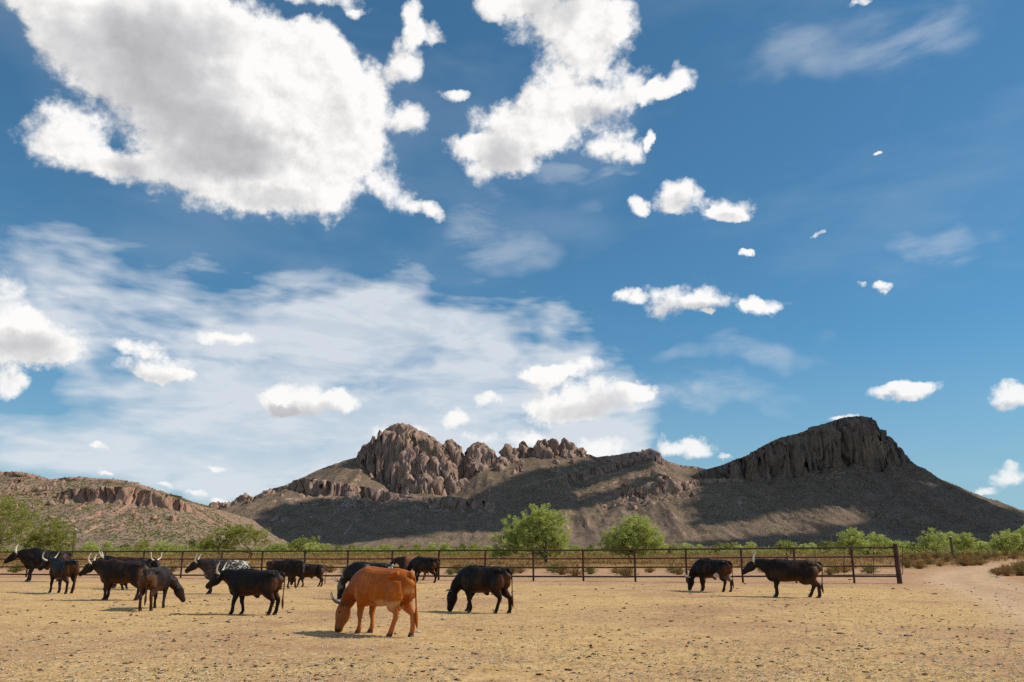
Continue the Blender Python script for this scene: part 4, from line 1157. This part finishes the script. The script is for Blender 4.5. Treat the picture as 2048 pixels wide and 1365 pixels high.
for i, (u, v, w) in enumerate([(887,1241,11),(836,1266,11),(744,1300,9),(862,1297,7),(1870,1324,10),(1995,1156,7),(2033,1176,7)]):
    b = ground_at(u, v); s = w * 0.5 * b[1] / FPX
    o = link(bpy.data.objects.new('stone', STONE)); o.location = (b[0], b[1], gz(b[0], b[1])); o.scale = (s, s * 0.8, s * 0.8); o.rotation_euler = (0, 0, rr.uniform(0, 6.28))
    tag(o, ['pale stone on the straw between the orange cow and the black grazing cow', 'pale stone just behind the hooves of the orange cow', 'pale pinkish stone below the orange cow', 'small pale stone right below the orange cow', 'grey stone alone on the dirt at the lower right', 'pale stone by the bushes at the right edge', 'pale stone beside the dirt track at the right edge'][i], 'stone')

# ------------------------------------------------------------------ cattle
def loft(path, rad, side_ref, seg=16, power=2.0):
    """closed tube with elliptical rings: rad = (half width along side, half height)"""
    P = np.array(path, float); n = len(P)
    V, F = [], []
    for i in range(n):
        t = P[min(i + 1, n - 1)] - P[max(i - 1, 0)]; t = t / np.linalg.norm(t)
        s = np.array(side_ref[i] if isinstance(side_ref, list) else side_ref, float)
        s = s - t * (s @ t); s = s / np.linalg.norm(s); q = np.cross(t, s)
        for k in range(seg):
            a = 2 * math.pi * k / seg
            c, d = math.cos(a), math.sin(a)
            c = math.copysign(abs(c) ** (2 / power), c); d = math.copysign(abs(d) ** (2 / power), d)
            V.append(P[i] + s * c * rad[i][0] + q * d * rad[i][1])
    for i in range(n - 1):
        for k in range(seg):
            a, b = i * seg + k, i * seg + (k + 1) % seg
            F.append((a, b, b + seg, a + seg))
    V.append(P[0]); V.append(P[-1]); a0, a1 = len(V) - 2, len(V) - 1
    for k in range(seg):
        F.append((a0, (k + 1) % seg, k)); F.append((a1, (n - 1) * seg + k, (n - 1) * seg + (k + 1) % seg))
    return V, F

def resample(path, rad, m):
    """Catmull-Rom through the given rings"""
    P = np.array(path, float); Q = np.array(rad, float); n = len(P)
    outp, outr = [], []
    for i in range(n - 1):
        for j in range(m):
            t = j / m
            def cr(A):
                a, b, c, d = A[max(i - 1, 0)], A[i], A[i + 1], A[min(i + 2, n - 1)]
                return 0.5 * (2 * b + (c - a) * t + (2 * a - 5 * b + 4 * c - d) * t * t + (3 * b - a - 3 * c + d) * t ** 3)
            outp.append(cr(P)); outr.append(np.maximum(cr(Q), 0.004))
    outp.append(P[-1]); outr.append(Q[-1])
    return outp, [tuple(x) for x in outr]

def coat_mat():
    m, g, b = new_mat('hide')
    a = g.new('ShaderNodeAttribute'); a.attribute_name = 'coat'
    tc = g.new('ShaderNodeTexCoord')
    n = g.noise(g.mapv(tc.outputs['Object'], (1, 1, 2.4)), 16.0, 5, 0.65)
    n2 = g.noise(tc.outputs['Object'], 3.2, 3, 0.55)
    c = g.mix(g.ss(n, 0.3, 0.75, 0.0, 0.22), a.outputs['Color'], g.mix(1.0, a.outputs['Color'], (1.55, 1.45, 1.35), 'MULTIPLY'))
    c = g.mix(g.ss(n2, 0.5, 0.32, 0.0, 0.25), c, g.mix(1.0, a.outputs['Color'], (0.55, 0.5, 0.48), 'MULTIPLY'))
    g.put(b.inputs['Base Color'], c)
    b.inputs['Roughness'].default_value = 0.5; b.inputs['Specular IOR Level'].default_value = 0.18
    bump(g, b, g.noise(g.mapv(tc.outputs['Object'], (1, 1, 3.0)), 45.0, 3, 0.6), 0.25, 0.01)
    return m
M_COAT = coat_mat()
def plain(name, col, rough=0.5, col2=None, sc=8.0):
    m, g, b = new_mat(name)
    tc = g.new('ShaderNodeTexCoord')
    g.put(b.inputs['Base Color'], g.mix(g.noise(tc.outputs['Object'], sc, 4), col, col2 or tuple(c * 0.7 for c in col)))
    b.inputs['Roughness'].default_value = rough
    return m
M_HORN = plain('horn', (0.72, 0.66, 0.52), 0.4, (0.60, 0.52, 0.38))
M_HORN_DARK = plain('dark_horn', (0.10, 0.085, 0.07), 0.4, (0.26, 0.23, 0.19))
M_HORN_TIP = plain('horn_tip', (0.09, 0.075, 0.06), 0.4)
M_HOOF = plain('hoof', (0.035, 0.028, 0.022), 0.6, (0.08, 0.06, 0.045))
M_EYE = plain('eye', (0.006, 0.005, 0.004), 0.1)
M_TAG = plain('ear_tag', (0.75, 0.68, 0.45), 0.5)

BLACK, BROWNBLK, ORANGE, SPECK, TAN, GREYSP = 'black', 'brown', 'orange', 'speck', 'tan', 'grey'
def coat_color(kind, P, N, seed):
    x, y, z = P[:, 0], P[:, 1], P[:, 2]
    n1 = fbm(x * 4 + seed, y * 4, z * 4, oct=4, seed=seed)
    n2 = fbm(x * 11 + seed, y * 11, z * 11, oct=3, seed=seed + 9)
    def mixc(c, d, f): return c * (1 - f[:, None]) + np.array(d) * f[:, None]
    belly = sstep(-N[:, 2], 0.15, 0.7) * sstep(z, 0.75, 0.6) * sstep(z, 0.42, 0.5) * sstep(x, 0.45, 0.2)
    rear = sstep(x, -0.52, -0.70) * sstep(z, 0.35, 0.5) * sstep(z, 1.05, 0.9)
    leg = sstep(z, 0.52, 0.40)
    if kind == BLACK:
        c = np.tile([0.0050, 0.0040, 0.0036], (len(x), 1))
        c = mixc(c, (0.036, 0.0155, 0.008), sstep(n1, 0.0, 0.45) * 0.85)
        c = mixc(c, (0.085, 0.030, 0.010), rear * 0.8)
        c = mixc(c, (0.055, 0.017, 0.006), belly * 0.7)
        c = mixc(c, (0.013, 0.0075, 0.0055), leg * 0.6)
    elif kind == BROWNBLK:
        c = np.tile([0.0100, 0.0062, 0.0045], (len(x), 1))
        c = mixc(c, (0.045, 0.019, 0.009), sstep(n1, -0.1, 0.45) * 0.8)
        c = mixc(c, (0.11, 0.042, 0.015), rear * 0.8)
        c = mixc(c, (0.075, 0.026, 0.010), belly * 0.7)
        c = mixc(c, (0.045, 0.020, 0.010), leg * 0.6)
        c = mixc(c, (0.012, 0.010, 0.009), sstep(x, 0.72, 0.95) * 0.8)
    elif kind == ORANGE:
        c = np.tile([0.37, 0.090, 0.0065], (len(x), 1))
        c = mixc(c, (0.50, 0.15, 0.018), sstep(n1, 0.0, 0.5) * 0.5)
        c = mixc(c, (0.19, 0.042, 0.006), sstep(x, 0.45, 0.9) * 0.8)
        c = mixc(c, (0.52, 0.29, 0.14), np.clip(sstep(-N[:, 2], -0.05, 0.45) * sstep(z, 0.66, 0.57) * sstep(z, 0.40, 0.46) * sstep(x, 0.06, -0.08), 0, 1))
        c = mixc(c, (0.50, 0.25, 0.11), sstep(x, -0.62, -0.74) * sstep(z, 0.92, 0.8) * sstep(np.abs(y), 0.17, 0.07))
        c = mixc(c, (0.40, 0.135, 0.038), leg * 0.7)
        c = mixc(c, (0.10, 0.030, 0.012), sstep(z, 0.10, 0.03) * 0.8)
    elif kind == TAN:
        c = np.tile([0.30, 0.115, 0.055], (len(x), 1))
        c = mixc(c, (0.022, 0.016, 0.013), sstep(x, 0.25, 0.5))
        c = mixc(c, (0.05, 0.025, 0.015), leg * 0.9)
    elif kind == GREYSP:
        c = np.tile([0.011, 0.010, 0.0095], (len(x), 1))
        c = mixc(c, (0.50, 0.48, 0.44), sstep(n2 + 0.5 * n1, 0.28, 0.42) * sstep(x, 0.25, -0.35) * sstep(z, 0.6, 0.85))
        c = mixc(c, (0.38, 0.36, 0.34), sstep(x, 0.85, 1.0) * sstep(n1, -0.2, 0.3) * 0.8)
    else:
        c = np.tile([0.030, 0.025, 0.022], (len(x), 1))
        c = mixc(c, (0.62, 0.58, 0.50), sstep(fbm(x * 24, y * 24, z * 24, oct=3, seed=5) + 0.3 * n1 - 0.45 * sstep(x, -0.35, 0.2), -0.10, 0.22) * sstep(x, 0.55, 0.2) * 0.85)
        c = mixc(c, (0.30, 0.28, 0.25), sstep(n2, 0.0, 0.25) * sstep(x, 0.3, 0.6) * 0.45 * sstep(z, 1.0, 0.7))
        c = mixc(c, (0.12, 0.050, 0.025), sstep(n1, 0.1, 0.4) * 0.5)
        c = mixc(c, (0.018, 0.015, 0.014), np.maximum(sstep(x, 0.78, 0.92), leg))
    if kind in (BLACK, BROWNBLK, ORANGE, TAN):
        c = c * (1 + 0.18 * n2)[:, None]
    return np.clip(c, 0.003, 1)

def white_patch(c, P, center, rad, col=(0.55, 0.47, 0.40)):
    d = np.linalg.norm((P - np.array(center)) / np.array(rad), axis=1)
    f = sstep(d + 0.25 * fbm(P[:, 0] * 9, P[:, 1] * 9, P[:, 2] * 9, oct=2, seed=3), 1.05, 0.85)
    return c * (1 - f[:, None]) + np.array(col) * f[:, None]

def make_cow(name, label, cat, u, v, vback, yaw, coat, poll, muzzle, horns=None, horn_mat=None, strides=(0, 0, 0, 0), tail_sway=0.0, seed=0,
             fat=1.0, udder=False, hump=0.0, ear_tag=False, voxel=0.019, patch=None, group='cattle in the corral', neck_thick=1.0, dz=0.0, spread=1.0, length=1.0):
    """poll, muzzle: ends of the head in the animal's own frame (x forward, y left, z up, 1.2 m at the back)"""
    g0 = ground_at(u, v)
    hgt = pt(u, vback, g0[1])[2]
    sc = hgt / 1.20
    rs = random.Random(seed)
    parts = []
    # trunk: deep chest, belly drawn up to the flank, broad hips
    st = [(-0.80, 1.00, .05, .07), (-0.77, .98, .115, .135), (-0.68, .955, .175, .195), (-0.55, .930, .220, .245), (-0.40, .880, .240, .290), (-0.20, .845, .262, .322),
          (0.02, .832, .280, .337), (0.24, .835, .268, .350), (0.42, .855, .235, .355), (0.56, .865, .200, .325), (0.68, .880, .150, .245), (0.76, .885, .085, .13)]
    path, rad = [], []
    for x, cz, w, h in st:
        path.append((x, 0, cz + (hump * math.exp(-((x - 0.38) / 0.2) ** 2) * 0.5))); rad.append((w * fat * 0.94 * (0.96 if abs(x) > .5 else 1), h + (hump * math.exp(-((x - 0.38) / 0.2) ** 2) * 0.5)))
    p2, r2 = resample(path, rad, 3)
    parts.append(loft(p2, r2, (0, 1, 0), 22, 2.05))
    # spine ridge and hook bones
    parts.append(loft(*resample([(-0.74, 0, 1.07), (-0.5, 0, 1.13), (-0.1, 0, 1.135), (0.3, 0, 1.165), (0.5, 0, 1.15)], [(.03, .03), (.055, .045), (.06, .045), (.06, .05), (.05, .05)], 3), (0, 1, 0), 10))
    for s in (-1, 1):
        parts.append(loft([(-0.58, s * 0.13, 1.09), (-0.47, s * 0.205, 1.075), (-0.36, s * 0.19, 1.0)], [(.05, .05), (.06, .055), (.03, .03)], (0, 1, 0), 10))
    # neck and head
    poll = np.array(poll, float); muz = np.array(muzzle, float)
    hd = muz - poll; hl = np.linalg.norm(hd); hd = hd / hl
    hz = np.array([hd[0], hd[1], 0]); nk = np.array([poll[0] - 0.5, poll[1], 0])
    lateral = hz if np.linalg.norm(hz) > 0.12 else nk
    lateral = lateral / np.linalg.norm(lateral)
    side = np.array([-lateral[1], lateral[0], 0])
    fn = np.cross(hd, side); fn = fn if fn @ (np.array([0, 0, 1.0]) + lateral * 0.6) > 0 else -fn
    sh0 = np.array([0.40, 0, 0.93]); sh1 = np.array([0.60, poll[1] * 0.12, 0.93 + 0.10 * (poll[2] - 0.9)])
    back_of_head = poll - hd * 0.02 - fn * 0.055
    mid = sh1 * 0.5 + back_of_head * 0.5 + np.array([0.03, 0, 0.035])
    nt = neck_thick
    parts.append(loft(*resample([sh0, sh1, mid, back_of_head, back_of_head + hd * 0.08], [(.20, .30), (.165 * nt, .255 * nt), (.120 * nt, .185 * nt), (.095, .130), (.085, .11)], 4), [np.array([0, 1.0, 0])] * 9 + [side] * 8, 18))
    # dewlap / brisket
    parts.append(loft(*resample([(0.42, 0, 0.52), (0.62, poll[1] * 0.05, 0.60), tuple(mid * 0.6 + sh1 * 0.4 - np.array([0, 0, 0.19])), tuple(mid - np.array([0, 0, 0.13]))], [(.06, .06), (.075, .09), (.035, .06), (.03, .04)], 3), (0, 1, 0), 10))
    H = [(-0.03, -0.02, .085, .085), (0.05, -0.03, .122, .125), (0.15, -0.045, .124, .145), (0.25, -0.055, .104, .132), (0.36, -0.055, .080, .097), (0.45, -0.055, .078, .083), (0.50, -0.058, .070, .070), (0.535, -0.058, .045, .045)]
    k = hl / 0.50
    parts.append(loft(*resample([poll + hd * a * k + fn * b for a, b, _, _ in H], [(w, h) for _, _, w, h in H], 3), side, 16, 2.2))
    for s in (-1, 1):   # ears
        e0 = poll + hd * 0.03 + side * s * 0.085 - fn * 0.035
        parts.append(loft(*resample([e0, e0 + side * s * 0.075 - hd * 0.012 - fn * .01, e0 + side * s * 0.155 + hd * 0.02 - fn * .03, e0 + side * s * 0.19 + hd * 0.035 - fn * .035], [(.026, .026), (.030, .046), (.024, .042), (.012, .018)], 2), fn, 10))
    # legs
    foot = []
    for s, dx in ((1, strides[0]), (-1, strides[1])):
        y = 0.135 * s * spread
        pp = [(0.42, y * 0.95, .92), (0.47, y * 1.12, .74), (0.43, y * 1.1, .585), (0.455 + dx * .45, y, .40), (0.465 + dx * .55, y, .345), (0.455 + dx * .8, y, .24), (0.45 + dx * .95, y, .125), (0.47 + dx, y, .075), (0.485 + dx, y, 0.03)]
        rr_ = [(.10, .17), (.100, .160), (.080, .115), (.056, .068), (.057, .064), (.040, .045), (.045, .050), (.042, .047), (.047, .054)]
        parts.append(loft(*resample(pp, rr_, 3), (0, 1, 0), 12)); foot.append((0.492 + dx, y))
    for s, dx in ((1, strides[2]), (-1, strides[3])):
        y = 0.135 * s * spread
        pp = [(-0.50, y * 0.9, .95), (-0.50, y * 1.15, .78), (-0.47, y * 1.15, .625), (-0.55 + dx * .25, y * 1.05, .50), (-0.635 + dx * .5, y, .405), (-0.635 + dx * .6, y, .34), (-0.610 + dx * .8, y, .22), (-0.595 + dx * .95, y, .125), (-0.575 + dx, y, .075), (-0.56 + dx, y, .03)]
        rr_ = [(.13, .205), (.130, .235), (.112, .190), (.074, .118), (.050, .072), (.046, .060), (.040, .047), (.045, .052), (.043, .049), (.048, .056)]
        parts.append(loft(*resample(pp, rr_, 3), (0, 1, 0), 12)); foot.append((-0.552 + dx, y))
    if udder:
        parts.append(loft(*resample([(-0.18, 0, .56), (-0.28, 0, .50), (-0.40, 0, .49), (-0.50, 0, .56)], [(.05, .05), (.10, .085), (.105, .09), (.06, .06)], 3), (0, 1, 0), 12))
    else:
        parts.append(loft([(-0.02, 0, .50), (-0.10, 0, .465), (-0.16, 0, .47)], [(.035, .04), (.04, .045), (.02, .02)], (0, 1, 0), 10))
    parts.append(loft([(-0.70, 0, 1.10), (-0.79, 0, 1.10), (-0.83, 0, 1.02)], [(.05, .04), (.045, .04), (.02, .02)], (0, 1, 0), 10))
    V, F = merge(parts)
    me = bpy.data.meshes.new('cow_cage'); me.from_pydata([tuple(map(float, p)) for p in V], [], F)
    tmp = bpy.data.objects.new('cow_cage', me); COL.objects.link(tmp)
    md = tmp.modifiers.new('r', 'REMESH'); md.mode = 'VOXEL'; md.voxel_size = voxel
    sm = tmp.modifiers.new('s', 'SMOOTH'); sm.factor = 0.5; sm.iterations = 3
    dg = bpy.context.evaluated_depsgraph_get()
    body_me = bpy.data.meshes.new_from_object(tmp.evaluated_get(dg))
    bpy.data.objects.remove(tmp); bpy.data.meshes.remove(me)
    body_me.name = 'body'
    nv = len(body_me.vertices)
    P = np.empty(nv * 3, np.float32); body_me.vertices.foreach_get('co', P); P = P.reshape(-1, 3).astype(float)
    N = np.empty(nv * 3, np.float32); body_me.vertices.foreach_get('normal', N); N = N.reshape(-1, 3).astype(float)
    # muscles and ribs
    rib = np.sin(P[:, 0] * 55 + P[:, 2] * 9) * sstep(P[:, 0], -0.25, -0.1) * sstep(P[:, 0], 0.3, 0.2) * sstep(P[:, 2], 0.55, 0.75) * sstep(P[:, 2], 1.1, 0.95)
    dent = 0.006 * rib + 0.012 * fbm(P[:, 0] * 5 + seed, P[:, 1] * 5, P[:, 2] * 5, oct=2, seed=seed)
    flank = np.exp(-(((P[:, 0] + 0.33) / 0.09) ** 2 + ((P[:, 2] - 0.93) / 0.10) ** 2)) * 0.035 + np.exp(-(((P[:, 0] - 0.24) / 0.05) ** 2 + ((P[:, 2] - 0.82) / 0.2) ** 2)) * 0.018 + np.exp(-(((P[:, 0] + 0.30) / 0.06) ** 2 + ((P[:, 2] - 0.68) / 0.12) ** 2)) * 0.02
    P = P + N * (dent - flank * sstep(np.abs(N[:, 1]), 0.15, 0.75))[:, None]
    body_me.vertices.foreach_set('co', P.astype(np.float32).ravel())
    c = coat_color(coat, P, N, seed)
    if patch:
        for q in patch: c = white_patch(c, P, *q)
    # nose and shade of the muzzle
    dm = np.linalg.norm(P - (poll + hd * 0.53 * k - fn * 0.05), axis=1)
    c = c * (1 - 0.55 * sstep(dm, 0.11, 0.05))[:, None]
    at = body_me.attributes.new('coat', 'FLOAT_COLOR', 'POINT')
    at.data.foreach_set('color', np.concatenate([c, np.ones((nv, 1))], 1).astype(np.float32).ravel())
    body_me.polygons.foreach_set('use_smooth', np.ones(len(body_me.polygons), bool))
    body_me.materials.append(M_COAT)
    root = empty(name, (g0[0], g0[1], gz(g0[0], g0[1]) + dz), R(yaw), sc)
    root.scale = (sc * length, sc, sc)
    tag(root, label, cat, group)
    body = bpy.data.objects.new('body', body_me); link(body, root)
    # tail with a tassel
    ts = tail_sway
    tp = [(-0.77, 0, 1.10), (-0.825, ts * .2, 1.04), (-0.835, ts * .4, .86), (-0.815, ts * .7, .66), (-0.80, ts * .9, .48), (-0.79, ts, .36), (-0.80, ts * 1.05, .22), (-0.81, ts * 1.1, .14)]
    Vt, Ft = loft(*resample(tp, [(.035, .035), (.027, .027), (.018, .018), (.014, .014), (.016, .016), (.034, .030), (.026, .024), (.005, .005)], 3), (0, 1, 0), 9)
    Vt = np.array(Vt)
    tc = coat_color(coat, np.tile([[-0.6, 0.2, 0.9]], (len(Vt), 1)) + 0.1 * Vt, np.tile([[0, 1.0, 0]], (len(Vt), 1)), seed)
    tl = mesh_obj('tail', Vt, [tuple(f) for f in Ft], M_COAT, root, smooth=True)
    at = tl.data.attributes.new('coat', 'FLOAT_COLOR', 'POINT'); at.data.foreach_set('color', np.concatenate([tc * (0.75 if coat == ORANGE else 0.8), np.ones((len(tc), 1))], 1).astype(np.float32).ravel())
    # horns
    if horns:
        for s in (1, -1):
            pts_ = [poll + hd * (0.005 + h[2]) + side * s * h[0] + fn * h[1] for h in (horns[s] if isinstance(horns, dict) else horns)]
            rr2 = np.interp(np.linspace(0, 1, len(pts_)), [0, .25, .6, .88, 1], [.036, .032, .024, .012, .005]) * (0.72 if horn_mat else 0.95)
            hp, hr = resample(pts_, [(a, a) for a in rr2], 4)
            Vh, Fh = loft(hp, hr, (0.3, 0.4, 1), 9)
            ho = mesh_obj('horn', [tuple(p) for p in Vh], Fh, horn_mat or M_HORN, root, smooth=True)
            cut = int(len(hp) * 0.86)
            Vh, Fh = loft(hp[cut:], [(a * 1.06, b * 1.06) for a, b in hr[cut:]], (0.3, 0.4, 1), 8)
            tip_o = mesh_obj('horn_tip', [tuple(p) for p in Vh], Fh, M_HORN_TIP, ho, smooth=True)
    for s in (1, -1):
        ep = poll + hd * 0.155 * k + side * s * 0.115 + fn * 0.028
        Ve, Fe = loft([ep - side * s * 0.015, ep, ep + side * s * 0.012], [(.012, .012), (.02, .017), (.006, .006)], fn, 8)
        mesh_obj('eye', [tuple(p) for p in Ve], Fe, M_EYE, root, smooth=True)
    for fx, fy in foot:
        Vf, Ff = loft([(fx - 0.004, fy, 0.055), (fx + 0.004, fy, 0.02), (fx + 0.008, fy, -0.004)], [(.042, .047), (.050, .060), (.054, .066)], (0, 1, 0), 12)
        mesh_obj('hoof', [tuple(p) for p in Vf], Ff, M_HOOF, root, smooth=True)
    if ear_tag:
        e0 = poll + hd * 0.04 + side * -0.20 - fn * 0.07
        Vf, Ff = loft([e0 - hd * 0.004, e0 + hd * 0.004], [(.035, .03), (.035, .03)], side, 8)
        mesh_obj('ear_tag', [tuple(p) for p in Vf], Ff, M_TAG, root)
    return root

UP = ((1.06, 0.0, 1.20), (1.42, 0.0, 0.88))
LEVEL = ((1.08, 0.0, 1.10), (1.46, 0.0, 0.82))
GRAZE = ((0.98, 0.0, 0.52), (1.10, 0.0, 0.035))
# horn curves: (sideways, forehead-wards, along the face)
H_LYRE = [(.06, .00, 0.0), (.17, .03, -.02), (.27, .10, -.06), (.31, .20, -.16), (.30, .26, -.29)]
H_UP = [(.06, .00, 0.0), (.15, .06, -.02), (.21, .16, -.06), (.22, .24, -.17), (.19, .26, -.28)]
H_WIDE = [(.06, .00, 0.0), (.19, .03, -.02), (.31, .09, -.07), (.36, .17, -.19), (.35, .22, -.33)]
H_GRAZE = [(.06, .00, 0.0), (.15, .06, -.01), (.22, .16, -.02), (.24, .25, -.08), (.22, .30, -.17)]
H_STUB = [(.06, .00, 0.0), (.13, .06, -.01), (.16, .13, 0.0), (.14, .17, .05)]

make_cow('cow', 'bright orange brown cow grazing with its head down, nearest of the herd', 'cow', 762, 1270, 1135, 139, ORANGE, (0.98, 0.14, 0.50), (1.06, 0.24, 0.04),
         H_GRAZE, M_HORN_DARK, (0.02, -0.02, 0.16, -0.12), -0.14, 1, 1.02, voxel=0.016, udder=True)
make_cow('cow', 'black cow grazing right of the orange cow, with a short curled horn', 'cow', 968, 1226, 1131, 147, BLACK, (0.99, 0.10, 0.52), (1.08, 0.16, 0.04),
         H_STUB, M_HORN_DARK, (-0.12, 0.16, 0.10, -0.14), -0.14, 2, 1.02, voxel=0.017)
make_cow('cow', 'black cow with upswept white horns standing left of the orange cow, tail hanging', 'cow', 505, 1230, 1138, 171, BLACK, (1.04, 0.02, 1.06), (1.38, 0.10, 0.76),
         H_WIDE, None, (0.08, -0.10, 0.04, -0.02), -0.10, 3, 1.05, voxel=0.017)
make_cow('cow', 'brown cow seen from behind, grazing with its head to the right', 'cow', 306, 1219, 1134, 93, BROWNBLK, (0.84, -0.36, 0.62), (0.94, -0.60, 0.20),
         None, None, (0.0, -0.05, -0.06, 0.04), -0.05, 4, 1.0, voxel=0.018)
make_cow('cow', 'big dark brown bull with white horns standing third from the left edge', 'bull', 241, 1201, 1122, 176, BROWNBLK, (1.06, 0.02, 1.10), (1.44, 0.06, 0.82),
         H_UP, None, (0.0, 0.06, 0.0, 0.05), -0.02, 5, 1.12, hump=0.05, voxel=0.018, neck_thick=1.12)
make_cow('cow', 'dark cow with a wide U of white horns, second from the left edge', 'cow', 121, 1187, 1117, 144, BLACK, (1.00, 0.10, 1.12), (1.33, 0.25, 0.86),
         H_WIDE, None, (0.02, -0.06, -0.08, 0.06), -0.05, 6, 0.98, voxel=0.02)
make_cow('cow', 'heavy black bull with white horns at the far left edge of the herd', 'bull', 86, 1164, 1101, 208, BLACK, (1.04, 0.0, 1.08), (1.42, 0.0, 0.80),
         H_UP, None, (0.0, 0.08, 0.0, 0.06), 0.0, 7, 1.15, hump=0.10, voxel=0.021, neck_thick=1.25)
make_cow('cow', 'dark horned cow mostly hidden behind the big dark brown bull', 'cow', 256, 1177, 1115, 198, BROWNBLK, (1.02, 0.0, 1.16), (1.38, 0.0, 0.84),
         [(.06, .00, 0.0), (.16, .06, -.01), (.24, .16, -.02), (.26, .26, -.06), (.24, .32, -.1)], None, (0.0, 0.08, 0.0, 0.05), 0.0, 8, 1.0, voxel=0.021)
make_cow('cow', 'dark cow with only its horned head showing above the brown cow seen from behind', 'cow', 268, 1180, 1121, -22, BLACK, (0.98, 0.0, 1.20), (1.28, 0.02, 0.86),
         H_LYRE, None, (0.0, 0.05, 0.0, 0.05), 0.0, 9, 0.95, voxel=0.021)
make_cow('cow', 'black and white speckled cow with tall horns standing behind the black horned cow', 'cow', 447, 1188, 1119, 186, SPECK, (1.04, 0.02, 1.10), (1.40, 0.05, 0.82),
         H_WIDE, None, (-0.04, 0.08, 0.0, 0.06), 0.0, 10, 1.0, voxel=0.02)
make_cow('cow', 'dark brown hornless cow with a pale ear tag facing right toward the calf', 'cow', 564, 1177, 1119, -16, BROWNBLK, (0.98, -0.10, 1.02), (1.16, -0.34, 0.68),
         None, None, (0.10, -0.10, -0.06, 0.14), 0.0, 11, 1.0, ear_tag=True, voxel=0.02)
make_cow('calf', 'small dark calf with its head lowered beside the ear tagged cow', 'calf', 619, 1174.5, 1128, 190, BROWNBLK, (0.92, 0.0, 0.62), (1.02, 0.0, 0.14),
         None, None, (0.16, -0.10, -0.05, 0.10), 0.0, 12, 0.92, voxel=0.022)
make_cow('cow', 'dark grey cow with white back patches grazing behind the orange cow', 'cow', 738, 1199, 1124, 170, GREYSP, (1.0, 0.02, 0.55), (1.09, 0.04, 0.06),
         H_GRAZE, M_HORN_DARK, (0.0, 0.12, -0.05, 0.06), 0.0, 13, 1.0, voxel=0.02)
make_cow('cow', 'black cow at the fence standing behind the rump of the orange cow', 'cow', 850, 1166, 1114, 148, BLACK, (0.98, 0.05, 0.72), (1.18, 0.10, 0.32),
         None, None, (0.0, 0.12, -0.12, 0.10), -0.05, 14, 1.0, voxel=0.022)
make_cow('cow', 'reddish cow with a dark head at the fence behind the black cow', 'cow', 826, 1161, 1113, 176, TAN, (1.02, 0.02, 0.98), (1.34, 0.04, 0.62),
         None, None, (0.0, 0.10, 0.0, 0.05), 0.0, 15, 1.0, voxel=0.022)
make_cow('cow', 'black cow with a white belly patch grazing right of the middle of the fence', 'cow', 1428, 1184, 1118, 132, BLACK, (0.98, 0.10, 0.50), (1.06, 0.16, 0.05),
         H_GRAZE, None, (-0.04, 0.10, 0.06, -0.08), -0.08, 16, 0.98, voxel=0.02, patch=[((-0.28, 0.1, 0.56), (0.17, 0.35, 0.16)), ((0.38, -0.12, 0.42), (0.08, 0.1, 0.10)), ((-0.62, -0.12, 0.48), (0.10, 0.12, 0.18), (0.30, 0.19, 0.12))])
make_cow('cow', 'lean black brown bull with tall white horns standing at the right end of the herd', 'bull', 1588, 1194.5, 1118, 159, BROWNBLK, (1.05, 0.0, 1.10), (1.42, 0.02, 0.80),
         [(.06, .00, 0.0), (.11, .06, -.04), (.13, .14, -.12), (.13, .20, -.24), (.11, .21, -.36)], None, (0.0, 0.03, -0.12, 0.12), -0.04, 17, 0.98, voxel=0.019, udder=True, length=1.12)

# ---- small bird on the back of the right-hand bull
def bird():
    p = pt(1575.5, 1119.0, ground_at(1588, 1194.5)[1] + 0.05)
    root = empty('bird', tuple(p)); tag(root, 'tiny dark bird with a pale breast perched on the lean bull', 'bird')
    V, F = loft(*resample([(-0.07, 0, 0.02), (-0.03, 0, 0.035), (0.0, 0, 0.05), (0.02, 0, 0.085), (0.035, 0, 0.105), (0.055, 0, 0.105)], [(.008, .006), (.025, .02), (.033, .032), (.024, .024), (.022, .02), (.004, .004)], 3), (0, 1, 0), 10)
    m = plain('dark_plumage', (0.02, 0.018, 0.016), 0.7)
    mesh_obj('body', [tuple(q) for q in V], F, m, root, smooth=True)
    V, F = loft([(0.012, -0.012, 0.03), (0.022, -0.014, 0.05), (0.02, -0.01, 0.075)], [(.012, .012), (.02, .02), (.01, .01)], (0, 1, 0), 8)
    mesh_obj('breast', [tuple(q) for q in V], F, plain('pale_breast', (0.6, 0.55, 0.48), 0.8), root, smooth=True)
    V, F = tube_mesh([(0.0, -0.01, 0.03), (0.0, -0.01, -0.02)], 0.003, 5)
    mesh_obj('leg', V, F, m, root)
    V, F = tube_mesh([(-0.06, 0, 0.025), (-0.12, 0, 0.0)], [0.012, 0.006], 6)
    mesh_obj('tail', V, F, m, root)
bird()
